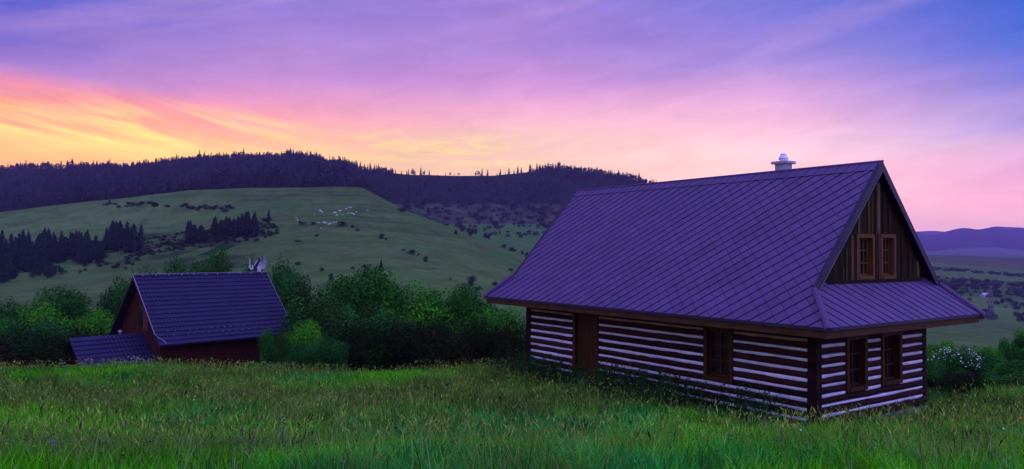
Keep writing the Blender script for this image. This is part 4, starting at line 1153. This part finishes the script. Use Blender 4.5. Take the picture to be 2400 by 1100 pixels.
for nm, LS, lb in (('gully_scrub', GUL, 'low dark scrub filling the gully below the groves on the pasture'), ('far_scrub', SCR, 'scrubby bushes on the far slope between forest and cottage roof'), ('hedgerows', RHR, 'dark bushy hedgerows on the far slope at the right')):
    Pp = np.array([[p.x, p.y, p.z - .15 * h] for p, w, h in LS])
    merged(nm, Pp, np.array([h for p, w, h in LS]) * 1.1, np.array([w for p, w, h in LS]) * 1.4, lowb, lb)
g = np.random.default_rng(21); N = 44000
yy = np.sqrt(g.uniform(500 ** 2, 1290 ** 2, N)); cp = g.uniform(-700, 2000, N); xx = (cp - 1200) / F * yy
zz = zt(xx, yy); rw = 589 - F * zz / yy + (cp - 1200) * .0048
nn = fbm(xx / 60, yy / 60, 31, 3)
dens = np.ones(N)
dens[(cp > 880) & (rw > 470)] = .06; dens[(cp > 930) & (rw > 500)] = .0
dens[(cp > 920) & (cp < 1235)] *= np.where(rw[(cp > 920) & (cp < 1235)] < 425, .04, .55)
dens[(cp < 330) & (yy > 1080)] *= .25
dens[(cp > 1235) & (rw < 450)] = 1.0
dens *= np.where(nn < .36, .35, 1.0)
dens[rw > 590] = 0
k = g.random(N) < dens * .75
P = np.column_stack([xx, yy, zz])[k]; dec = (g.random(len(P)) < np.where(cp[k] > 930, .55, .35))
cl = fbm(P[:, 0] / 25, P[:, 1] / 25, 61, 3); hh = g.uniform(4.0, 8.0, len(P)) * np.clip((cl - .28) * 3.2, .35, 1.7) + 3.0 * (g.random(len(P)) < .08)
belt = (cp[k] > 480) & (cp[k] < 880) & (rw[k] > 402); hh = np.where(belt, hh * 1.5, hh)
sel = ~dec
merged('conifer_forest', P[sel], hh[sel] * 1.1, hh[sel] * g.uniform(.9, 1.2, sel.sum()), lowp, 'dark conifer forest covering the back ridge')
merged('broadleaf_forest', P[dec], hh[dec] * .85, hh[dec] * g.uniform(.9, 1.2, dec.sum()), lowd, 'dark broadleaf woodland patches on the back ridge')
# single trees standing out on the skyline
SKY = [(305,8,1),(320,11,1),(334,12,1),(345,8,1),(309,9,0),(46,7,0),(685,15,1),(705,7,0),(668,8,0),(722,5,0),(812,13,1),(823,10,1),(833,15,1),(843,13,1),(853,11,1),(866,14,1),(876,12,1),(893,9,1),(905,10,1),(915,9,1),(926,7,1),(952,8,1),(967,13,0),(985,14,1),(992,9,0),(1005,9,1),(1043,5,1),(1063,3,0),(1113,5,0),(1142,12,1),(1172,11,1),(1192,12,1),(1204,8,1),(1213,14,1),(1221,11,1),(1243,14,1),(1258,16,1),(1265,14,1),(1272,12,1),(1280,9,1),(1290,11,1),(1310,15,0),(1322,11,1),(1345,10,1),(1362,9,1),(1385,9,1),(1400,9,1),(1418,8,1),(1434,9,1),(1450,11,1),(1462,8,1),(1477,7,1),(1490,7,1),(1502,7,1),(1515,6,1),(1525,6,1),
 (415,10,1),(425,9,1),(440,8,0),(375,9,1),(362,7,1),(500,6,0),(545,7,1),(580,7,1),(607,8,1),(622,7,1)]
def where_(x):
    for a, b, t in ((0, 360, 'above the left forest saddle'), (360, 640, 'on the highest forested top'), (640, 800, 'right of the highest top'), (800, 935, 'in the row glowing against the sunset'), (935, 1020, 'in the small open group at the saddle'), (1020, 1235, 'spaced out along the bare saddle'), (1235, 1330, 'on the left end of the wooded knoll'), (1330, 1480, 'along the wooded knoll'), (1480, 1700, 'where the knoll drops behind the roof')):
        if a <= x < b: return t
uni = {685: 'solitary tall spruce sticking out of the skyline right of the highest top', 1142: 'lone spruce in the middle of the bare skyline saddle', 46: 'round treetop bulging on the skyline near the left edge', 1310: 'tallest broad tree on the wooded knoll skyline'}
for (px, h, con) in SKY:
    ds = np.linspace(900, 1250, 100); u = (px - 1200) / F; zz_ = zt(u * ds, ds); kk = int(np.argmax(zz_ / ds)); p = Vector((u * ds[kk], ds[kk], zz_[kk] - .5))
    lb = uni.get(px, 'tree silhouetted on the skyline ' + where_(px)); gr = None if px in uni else 'skyline trees ' + where_(px)
    farbush(px, 0, h * (.5 if con else .9), h * 1.25 + 2, lb, 'spruce' if con else 'leafy_tree', 'tree', conifer=bool(con), group=gr, p=p)

# ------------------------------------------------------------------ pylons
M_pyl = mat('pylon_steel', (.42, .38, .50), rough=.6, var=.1)
def pylon(name, p, h, label, arms=3, wb=.16, m=M_pyl, r=.006):
    e = empty(name, p); t = MB(); n = 8
    def cor(f):
        w = wb * h * (1 - f) ** 1.1 / 2 + .012 * h
        return [(sx * w, sy * w, f * h) for sx, sy in ((1, 1), (1, -1), (-1, -1), (-1, 1))]
    for k in range(4): t.tube([cor(i / n)[k] for i in range(n + 1)], r * h, 4)
    for i in range(n):
        a, b = cor(i / n), cor((i + 1) / n)
        for k in range(4): t.tube([a[k], b[(k + 1) % 4]], r * h * .6, 3); t.tube([a[(k + 1) % 4], b[k]], r * h * .6, 3)
    t.build('tower', m, e)
    for k in range(arms):
        z = h * (.97 - .11 * k); w = h * (.09 + .025 * k); a = MB(); a.tube([(-w, 0, z), (w, 0, z)], r * h, 4); a.tube([(-w, 0, z), (0, 0, z + .03 * h)], r * h * .6, 3); a.tube([(w, 0, z), (0, 0, z + .03 * h)], r * h * .6, 3)
        a.build('crossarm', m, e)
    tag(e, label, 'pylon'); return e
p = spot(2323, 750); pylon('power_pylon', p, 80 / F * p.y, 'pale lattice pylon on the far right slope', arms=2, wb=.13, r=.0055, m=mat('dull_steel', (.16, .13, .18), rough=.6))
u = (201 - 1200) / F; p = Vector((u * 1120, 1120, ground(u * 1120, 1120) - 1)); pylon('power_pylon', p, 24 / F * 1120, 'thin distant pylon on the skyline at the far left', wb=.12, m=M_trim, r=.010)

# ------------------------------------------------------------------ sheep
M_wool = mat('sheep_wool', (.60, .55, .50), rough=.95, var=.08, scale=8)
def sheep_mesh():
    bm = bmesh.new()
    def ell(c, s, seg=10):
        r = bmesh.ops.create_uvsphere(bm, u_segments=seg, v_segments=7, radius=1)
        for v in r['verts']: v.co = Vector((v.co.x * s[0] + c[0], v.co.y * s[1] + c[1], v.co.z * s[2] + c[2]))
    ell((0, 0, .62), (.56, .27, .28)); ell((.50, 0, .55), (.18, .11, .13)); ell((.66, 0, .42), (.15, .08, .09)); ell((-.2, 0, .64), (.36, .28, .29))
    for x in (-.36, .34):
        for y in (-.14, .14):
            r = bmesh.ops.create_cone(bm, cap_ends=True, segments=6, radius1=.035, radius2=.06, depth=.45)
            for v in r['verts']: v.co += Vector((x, y, .22))
    me = bpy.data.meshes.new('sheep'); bm.to_mesh(me); bm.free(); return me
SM = sheep_mesh()
for i, (cx, cy, s) in enumerate([(470,455,1),(477,467,1.5),(488,469,1),(297,510,.8),(305,528,.9),(308,553,1),(572,475,1),(580,473,1.1),(590,474,1),(615,462,1.1),(625,458,1),(595,492,1.1),(664,446,1),(686,434,.9),(700,435,.9),(680,478,.9),(702,478,1),(713,482,1.1),(722,487,1.2),(741,467,.9),(824,452,.8),(503,553,1.7),(512,552,1.2),(537,560,1.1),(550,553,1),(570,545,1),(590,541,.8),(460,546,.8),(471,548,.8),(478,587,.7),(432,487,.6)]):
    p = spot(600 + cx / 3.143, 350 + cy / 3.143)
    if p is None: continue
    o = link('sheep', SM, M_wool); o.location = p; o.rotation_euler = (0, 0, random.choice([0.2, 3.3]) + random.uniform(-.6, .6)); o.scale = (.68 * s,) * 3
    part = 'upper' if cy < 500 else 'lower'
    lb = 'white sheep grazing with the flock high on the open pasture' if cy < 500 else 'white sheep grazing by the bushes below the main flock'
    if i == 1: tag(o, 'large white sheep at the upper left of the flock', 'sheep')
    elif i == 21: tag(o, 'largest white sheep, lowest in the flock beside the wide bush', 'sheep')
    elif i == 20: tag(o, 'single sheep standing apart at the far right of the flock', 'sheep')
    else: tag(o, lb, 'sheep', 'sheep in the upper flock' if cy < 500 else 'sheep in the lower flock')

# dark green patch draped over the pasture
pc = [spot(x, y) for x, y in ((455, 601), (505, 596), (552, 576), (520, 573), (498, 586), (470, 597))]
def drape(name, pts, m, label, kind='structure'):
    bmn = bmesh.new(); vs = [bmn.verts.new(p) for p in pts]; f = bmn.faces.new(vs); bmesh.ops.triangulate(bmn, faces=[f])
    for _ in range(3): bmesh.ops.subdivide_edges(bmn, edges=bmn.edges[:], cuts=1)
    for v in bmn.verts: v.co.z = ground(v.co.x, v.co.y) + .12
    me = bpy.data.meshes.new(name); bmn.to_mesh(me); bmn.free(); o = link(name, me, m); tag(o, label, 'field', kind=kind); return o
drape('dark_patch', pc, mat('dark_patch_green', (.010, .045, .016), rough=.95, spec=0), 'small dark patch on the pasture above the small house roof')

# ------------------------------------------------------------------ meadow grass
def house_mask(x, y):
    du = (x - O_.x) * Uv.x + (y - O_.y) * Uv.y; dvv = (x - O_.x) * Vv.x + (y - O_.y) * Vv.y
    a = (du > -.12) & (du < L + .12) & (dvv > -.12) & (dvv < WD + .12)
    dx = (x - SP.x) * sr.x + (y - SP.y) * sr.y; dy = (x - SP.x) * sn.x + (y - SP.y) * sn.y
    b = (dx > -3.5) & (dx < LR - .3) & (abs(dy) < 3.0)
    behind = (du > 0) & (dvv > WD)            # hidden behind the cottage
    return a | b
def wall_dist(x, y):
    du = (x - O_.x) * Uv.x + (y - O_.y) * Uv.y; dvv = (x - O_.x) * Vv.x + (y - O_.y) * Vv.y
    ex = np.maximum(np.maximum(-du, du - L), 0); ey = np.maximum(np.maximum(-dvv, dvv - WD), 0)
    return np.hypot(ex, ey), du, dvv
def sample(n, y0, y1, seed, pw=1.0, side=.80):
    g = np.random.default_rng(seed); y = (y0 ** (pw + 1) + g.random(n) * (y1 ** (pw + 1) - y0 ** (pw + 1))) ** (1 / (pw + 1))
    x = g.uniform(-side, side, n) * y; return x, y, g
COLG = np.array([(.036, .46, .022), (.120, .60, .006), (.020, .38, .050), (.125, .40, .020), (.160, .28, .036), (.26, .42, .06)])
def blades(x, y, h, w, c, g, bend=.35, seg=2):
    n = len(x); z = zt(x, y) - .03; a = g.uniform(0, 6.28, n); dx, dy = np.cos(a), np.sin(a)
    # width is laid across a random direction
    b = g.uniform(0, 6.28, n); wx, wy = np.cos(b) * w / 2, np.sin(b) * w / 2
    l1 = bend * g.uniform(.05, .45, n) * h; l2 = bend * g.uniform(.5, 1.6, n) * h
    V = np.zeros((n, 5, 3)); V[:, 0] = np.stack([x - wx, y - wy, z], 1); V[:, 1] = np.stack([x + wx, y + wy, z], 1)
    mx, my, mz = x + dx * l1, y + dy * l1, z + h * .58
    V[:, 2] = np.stack([mx + wx * .8, my + wy * .8, mz], 1); V[:, 3] = np.stack([mx - wx * .8, my - wy * .8, mz], 1)
    V[:, 4] = np.stack([x + dx * l2, y + dy * l2, z + h * g.uniform(.86, 1.0, n)], 1)
    i = np.arange(n)[:, None] * 5
    return V.reshape(-1, 3), i + np.array([[0, 1, 2, 3]]), i + np.array([[3, 2, 4]]), np.repeat(c, 5, 0)
def zones(x, y, g):
    """species mix by place"""
    n1 = fbm(x * .35 + 3, y * .22 + 3, 41, 4); n2 = fbm(x * .9, y * .6, 43, 3); n3 = fbm(x * .16 + 9, y * .16, 47, 3)
    t = n1 + (g.random(len(x)) - .5) * .22
    idx = np.zeros(len(x), int); idx[t > .50] = 1; idx[t < .40] = 2
    dry = n3 + .5 * (n2 - .5) + (g.random(len(x)) - .5) * .25 + np.where((y > 21) & (y < 33), .05, -.03)
    idx[dry > .54] = 3; idx[dry > .64] = 4
    idx[(g.random(len(x)) < .04)] = 5
    return idx
MGr = mat('meadow_grass', (1, 1, 1), rough=.7, var=.15, scale=.7, attr=True, spec=.0)
def grass(name, n, y0, y1, seed, hr, wr, label, pw):
    x, y, g = sample(n, y0, y1, seed, pw); ok = ~house_mask(x, y); x, y = x[ok], y[ok]
    idx = zones(x, y, g); wd_, du, dvv = wall_dist(x, y)
    hid = (du > .3) & (dvv > WD) ; x, y, idx, wd_ = x[~hid], y[~hid], idx[~hid], wd_[~hid]
    c = COLG[idx] * g.uniform(.3, 1.6, (len(x), 1)) * (.35 + 1.3 * fbm(x * 1.1, y * .8, 57, 3))[:, None] * (.7 + .6 * fbm(x * .25, y * .3, 58, 2))[:, None] * (1 + g.normal(size=(len(x), 3)) * .08)
    clump = fbm(x * 1.6, y * 1.6, 51, 2); tall = fbm(x * .3, y * .3, 53, 2)
    h = g.uniform(*hr, len(x)) * (.65 + .7 * clump) * (.8 + .4 * tall)
    h *= np.where(idx >= 3, 1.12, 1.0)
    w = g.uniform(*wr, len(x)) * (y / 16)
    V, Q, Tt, C = blades(x, y, h, w, np.clip(c, .004, 1), g)
    tag(link(name, np_mesh(name, V, Q, Tt, C), MGr), label, 'grass', kind='stuff')
grass('meadow_grass', 300000, 7.5, 20, 200, (.22, .56), (.008, .024), 'tall green meadow grass in the foreground', 1.0)
grass('meadow_grass', 300000, 20, 44, 201, (.36, .66), (.012, .020), 'tall meadow grass reaching back to the houses and hedge', .6)
def stalks(name, n, y0, y1, seed, label):
    x, y, g = sample(n, y0, y1, seed, .5); ok = ~house_mask(x, y); x, y = x[ok], y[ok]; n = len(x)
    c = np.array([(.16, .40, .05), (.28, .44, .08), (.08, .34, .03), (.30, .34, .12), (.02, .10, .02)])[g.integers(5, size=n)] * g.uniform(.4, 1.3, (n, 1))
    z = zt(x, y) - .02; h = g.uniform(.40, .78, n); a = g.uniform(0, 6.28, n); dx, dy = np.cos(a), np.sin(a); b = g.uniform(0, 6.28, n); w = g.uniform(.004, .011, n)
    arc = g.uniform(.05, .45, n) * h; K = 5; V = np.zeros((n, 2 * K, 3)); droop = g.uniform(0, .9, n) ** 2
    for k in range(K):
        t = k / (K - 1); px_ = x + dx * arc * t ** 2; py_ = y + dy * arc * t ** 2; pz = z + h * (t - droop * .5 * t ** 3); ww = w * (1 - .8 * t)
        V[:, 2 * k] = np.stack([px_ - np.cos(b) * ww, py_ - np.sin(b) * ww, pz], 1); V[:, 2 * k + 1] = np.stack([px_ + np.cos(b) * ww, py_ + np.sin(b) * ww, pz], 1)
    i = np.arange(n)[:, None, None] * 2 * K; q = np.array([[2 * k, 2 * k + 1, 2 * k + 3, 2 * k + 2] for k in range(K - 1)])[None]
    tag(link(name, np_mesh(name, V.reshape(-1, 3), (i + q).reshape(-1, 4), None, np.repeat(c, 2 * K, 0)), MGr), label, 'grass', kind='stuff')
stalks('grass_stalks', 16000, 7.5, 26, 230, 'arching pale stalks rising out of the near meadow grass')
# seed heads: stalk plus spike
def seedheads(name, n, y0, y1, seed, col_, label, hr=(.6, .95), sel=None, hw=.012, hl=.10):
    x, y, g = sample(n, y0, y1, seed, .9); ok = ~house_mask(x, y)
    n3 = fbm(x * .16 + 9, y * .16, 47, 3); ok &= (n3 + g.random(len(x)) * .35 > .66) if sel is None else sel(x, y, g)
    wd_, du, dvv = wall_dist(x, y); ok &= ~((du > .3) & (dvv > WD))
    x, y = x[ok], y[ok]; n = len(x); z = zt(x, y); h = g.uniform(*hr, n); a = g.uniform(0, 6.28, n); L_ = g.uniform(.05, .28, n)
    dx, dy = np.cos(a) * L_, np.sin(a) * L_; s = y / 18
    b = g.uniform(0, 6.28, n); wx, wy = np.cos(b), np.sin(b)
    sw = .0035 * s; hw_ = hw * s * g.uniform(.6, 1.4, n); hl_ = hl * g.uniform(.6, 1.4, n)
    V = np.zeros((n, 7, 3)); tx, ty, tz = x + dx, y + dy, z + h - hl_
    V[:, 0] = np.stack([x - wx * sw, y - wy * sw, z], 1); V[:, 1] = np.stack([x + wx * sw, y + wy * sw, z], 1); V[:, 2] = np.stack([tx, ty, tz], 1)
    V[:, 3] = V[:, 2]; V[:, 4] = np.stack([tx + wx * hw_ + dx * .1, ty + wy * hw_ + dy * .1, tz + hl_ * .4], 1); V[:, 5] = np.stack([tx + dx * .45, ty + dy * .45, tz + hl_], 1); V[:, 6] = np.stack([tx - wx * hw_ + dx * .1, ty - wy * hw_ + dy * .1, tz + hl_ * .4], 1)
    i = np.arange(n)[:, None] * 7; c = np.array(col_)[g.integers(len(col_), size=n)] * g.uniform(.6, 1.4, (n, 1))
    tag(link(name, np_mesh(name, V.reshape(-1, 3), i + np.array([[3, 4, 5, 6]]), i + np.array([[0, 1, 2]]), np.repeat(c, 7, 0)), MGr), label, 'grass', kind='stuff')
seedheads('grass_seed_heads', 26000, 9, 42, 210, [(.22, .29, .03), (.16, .21, .025), (.28, .31, .05)], 'tan seed heads standing above the meadow grass')
seedheads('grass_seed_heads', 7000, 8, 26, 211, [(.28, .50, .04), (.18, .42, .03), (.42, .54, .09)], 'scattered pale seed heads among the green grass', sel=lambda x, y, g: g.random(len(x)) < .9, hw=.009, hl=.12)
seedheads('dock_spikes', 260, 10, 26, 212, [(.012, .03, .025), (.05, .03, .02)], 'dark upright weed spikes in the meadow', sel=lambda x, y, g: g.random(len(x)) < .8, hw=.03, hl=.20)
# small white and yellow meadow flowers
def flowers(name, n, y0, y1, seed, c, label, r=.015, hr=(.4, .7), sel=None):
    x, y, g = sample(n, y0, y1, seed, .8); ok = ~house_mask(x, y)
    if sel is not None: ok &= sel(x, y)
    x, y = x[ok], y[ok]; n = len(x); z = zt(x, y) + g.uniform(*hr, n); K = 6
    V = np.zeros((n, K + 1, 3)); rr = r * g.uniform(.6, 1.3, n); V[:, 0] = np.stack([x, y, z + rr * .3], 1)
    for k in range(K): V[:, k + 1] = np.stack([x + rr * math.cos(6.283 * k / K), y + rr * math.sin(6.283 * k / K) * .8, z + rr * .9 * math.sin(6.283 * k / K)], 1)
    i = np.arange(n)[:, None, None] * (K + 1); tr = np.array([[0, k + 1, (k + 1) % K + 1] for k in range(K)])[None]
    tag(link(name, np_mesh(name, V.reshape(-1, 3), None, (i + tr).reshape(-1, 3), np.repeat(np.array([c]), n * (K + 1), 0)), MGr), label, 'flowers', kind='stuff')
flowers('white_daisies', 60, 10, 34, 220, (.6, .6, .6), 'tiny white daisies dotted through the meadow')
flowers('yellow_flowers', 40, 10, 24, 221, (.55, .50, .03), 'tiny yellow flowers dotted through the meadow', r=.018)

HRB = np.random.default_rng(300)
# leafy herbs mixed into the grass
def herbs(name, n, y0, y1, seed, label):
    x, y, g = sample(n, y0, y1, seed, .7); ok = ~house_mask(x, y); cl = fbm(x * .8, y * .8, 63, 3); ok &= cl + g.random(len(x)) * .3 > .58
    wd_, du, dvv = wall_dist(x, y); ok &= ~((du > .3) & (dvv > WD)); x, y = x[ok], y[ok]; n = len(x); K = 9
    z = zt(x, y); h = g.uniform(.25, .62, n); pal = np.array([(.05, .36, .015), (.13, .42, .01), (.03, .28, .04), (.02, .14, .015), (.12, .26, .02)])[g.integers(5, size=n)]
    t = g.uniform(.2, 1, (n, K)); sp = .10
    P = np.stack([x[:, None] + g.normal(size=(n, K)) * sp, y[:, None] + g.normal(size=(n, K)) * sp, z[:, None] + t * h[:, None]], -1).reshape(-1, 3)
    V, Q = leaf_cards(P, np.tile([0, 0, .5], (n * K, 1)), 1.0, g, .5)
    V = V.reshape(-1, 4, 3); c = V.mean(1, keepdims=True); V = c + (V - c) * (.028 * np.repeat(y / 18, K) ** .5)[:, None, None]
    C = np.repeat(np.repeat(pal, K, 0) * g.uniform(.4, 1.5, (n * K, 1)), 4, 0)
    tag(link(name, np_mesh(name, V.reshape(-1, 3), Q, None, C), MGr), label, 'herbs', kind='stuff')
herbs('meadow_herbs', 42000, 8, 40, 301, 'leafy green herbs growing among the meadow grass')

# tall dark weeds along the cottage walls and meadow edge
def weeds(name, pts, label, hr, c, seed, leaf=.05, dens=26):
    g = np.random.default_rng(seed); Vs = []; Cs = []
    for (x, y) in pts:
        h = g.uniform(*hr); n = int(dens * g.uniform(.7, 1.3)); t = g.uniform(.15, 1, n); z = ground(x, y)
        P = np.column_stack([x + g.normal(size=n) * .07 * (1.3 - t) * 2, y + g.normal(size=n) * .07 * (1.3 - t) * 2, z + t * h])
        V, _ = leaf_cards(P, np.tile([0, 0, .6], (n, 1)), leaf, g); Vs.append(V)
        Cs.append(np.repeat(np.array(c[g.integers(len(c))])[None] * g.uniform(.5, 1.4, (n, 1)), 4, 0))
        w = .006; Vs.append(np.array([(x - w, y, z), (x + w, y, z), (x + w * .5, y, z + h), (x - w * .5, y, z + h)])); Cs.append(np.tile(c[0], (4, 1)))
    V = np.concatenate(Vs); tag(link(name, np_mesh(name, V, np.arange(len(V)).reshape(-1, 4), None, np.concatenate(Cs)), M_leaf), label, 'weeds', kind='stuff')
g = np.random.default_rng(77); pts = []
for k in range(900):
    u = g.uniform(.6, L + .5); v = -g.gamma(1.6, .38) - .15; q = cw(u, v, 0)
    dn = .25 + .75 * (abs(u - 11.6) < 1.9 or 4.2 < u < 8.3)
    if g.random() < dn: pts.append((O_.x + q[0], O_.y + q[1]))
weeds('tall_weeds', pts, 'dark nettles and tall weeds along the long wall of the log cottage', (.5, 1.4), [(.016, .09, .018), (.03, .08, .016), (.05, .05, .016)], 78)
pts = [(O_.x + cw(g.uniform(-.6, .4), -g.uniform(.2, .8), 0)[0], O_.y + cw(g.uniform(-.6, .4), -g.uniform(.2, .8), 0)[1]) for k in range(14)]
pts += [(O_.x + cw(-g.uniform(.2, .7), g.uniform(0, WD), 0)[0], O_.y + cw(-g.uniform(.2, .7), g.uniform(0, WD), 0)[1]) for k in range(30)]
weeds('tall_weeds', pts, 'low weeds at the corner and gable wall of the log cottage', (.3, .6), [(.02, .10, .02), (.04, .08, .02)], 79, dens=16)
pts = []
for k in range(900):
    px = g.uniform(-60, 1240); d = 36.5 + g.uniform(-1.5, 2.5); r = ray(px, 590); pts.append((r[0] / r[1] * d, d))
weeds('edge_weeds', pts, 'weeds along the far edge of the meadow before the hedge', (.2, .6), [(.02, .16, .03), (.018, .13, .035), (.05, .10, .02)], 80, leaf=.06, dens=14)
# green leafy patch right of the small house foot
pts = []
for k in range(110):
    px = g.uniform(572, 668); d = 36.8 + g.uniform(-.8, .8); r = ray(px, 590); pts.append((r[0] / r[1] * d, d))
weeds('leafy_weeds', pts, 'bright green leafy weeds in front of the small house right corner', (.5, 1.0), [(.03, .28, .03), (.025, .22, .03)], 81, leaf=.06, dens=26)
# brown dry stalks in front of the small house wall
pts = []
for k in range(170):
    px = g.uniform(360, 640); d = 37.5 + g.uniform(-.6, .8); r = ray(px, 590); pts.append((r[0] / r[1] * d, d))
weeds('dry_stalks', pts, 'brown dry stalks standing before the red wall of the small house', (.5, 1.0), [(.10, .07, .02), (.08, .065, .02)], 82, leaf=.03, dens=14)
# umbellifers before the annex roof, each a plant
M_umb = mat('umbel_white', (.42, .50, .24), rough=.8, var=.1); M_stalk = mat('green_stalk', (.03, .09, .03), rough=.8)
def umbel():
    e = empty('cow_parsley', (0, 0, 0)); s = MB(); f = MB(); rr = random.Random(4)
    s.tube([(0, 0, 0), (.02, 0, .5), (.03, .01, .9)], .008, 5)
    for k in range(7):
        a = k * .9; x, y, z = .03 + .13 * math.cos(a), .13 * math.sin(a), .9 + rr.uniform(.05, .16); s.tube([(.03, .01, .72 + k * .02), (x, y, z)], .004, 4)
        f.lathe([(0, -.012), (.03, .0), (.036, .008), (.0, .018)], (x, y, z), 7)
    s.build('stem', M_stalk, e); f.build('flower_heads', M_umb, e); return e
U_ = umbel(); first = True
for (px, dpt, s) in [(148, 37, 1.0), (158, 37.4, .9), (196, 37.2, 1.0), (212, 36.6, 1.15), (228, 37.4, 1.0), (272, 37.2, .9), (283, 37.5, 1.0), (296, 37, 1.05), (312, 37.3, 1.0), (321, 37.1, 1.2), (333, 37.4, 1.15), (345, 37.2, 1.0)]:
    o = U_ if first else copy_tree(U_); first = False
    o.location = at(px, dpt); o.scale = (s, s, s * .9); o.rotation_euler = (0, 0, random.uniform(0, 6))
    tag(o, 'white flowering cow parsley at the meadow edge before the annex roof', 'plant', 'cow parsley before the annex roof')
# pale flower spikes and a violet bellflower in the foreground
def spike(px, dep, h, m_, label, w=.07, nm='flower_spike'):
    e = empty(nm, at(px, dep)); s = MB(); f = MB(); rr = random.Random(int(px))
    s.tube([(0, 0, 0), (.03, 0, h * .6), (.05, .02, h)], .007, 5)
    for k in range(46):
        t = rr.uniform(.45, 1); r = w * (1.2 - t) * 1.6 + .012; a = rr.uniform(0, 6.28); q = rr.uniform(.3, 1)
        f.lathe([(0, -.006), (.012, 0), (.012, .014), (0, .022)], (.04 + r * q * math.cos(a), r * q * math.sin(a), h * t), 5)
    s.build('stem', M_stalk, e); f.build('blossoms', m_, e); tag(e, label, 'flower')
M_ps = mat('pale_green_blossom', (.20, .36, .12), rough=.8, var=.15)
spike(566, 12.3, .74, M_ps, 'smaller pale green flower spike in the foreground grass, left of the taller one')
spike(662, 12.2, .86, M_ps, 'taller pale green flower spike in the foreground grass below the small house', w=.10)
spike(1700, 11.6, .62, M_ps, 'pale arching blossom in the foreground grass before the log cottage', w=.10)
spike(127, 11.2, .45, mat('violet_blossom', (.30, .22, .62), rough=.7), 'small violet bellflower at the lower left', w=.02, nm='bellflower')

# ------------------------------------------------------------------ haze
hb = MB(); hb.box((-9000, -60, -45), (9000, 6300, 235)); ho = hb.build('haze', M_land)
hm = bpy.data.materials.new('haze_air'); hm.use_nodes = True; hn_ = hm.node_tree.nodes; hn_.clear()
pv_ = hn_.new('ShaderNodeVolumePrincipled'); pv_.inputs['Color'].default_value = (.66, .50, 1.0, 1); pv_.inputs['Density'].default_value = 1.1e-4; pv_.inputs['Anisotropy'].default_value = 0.0
mo = hn_.new('ShaderNodeOutputMaterial'); hm.node_tree.links.new(pv_.outputs[0], mo.inputs['Volume'])
ho.data.materials.clear(); ho.data.materials.append(hm); tag(ho, 'thin violet evening haze over the whole valley', 'haze', kind='stuff')
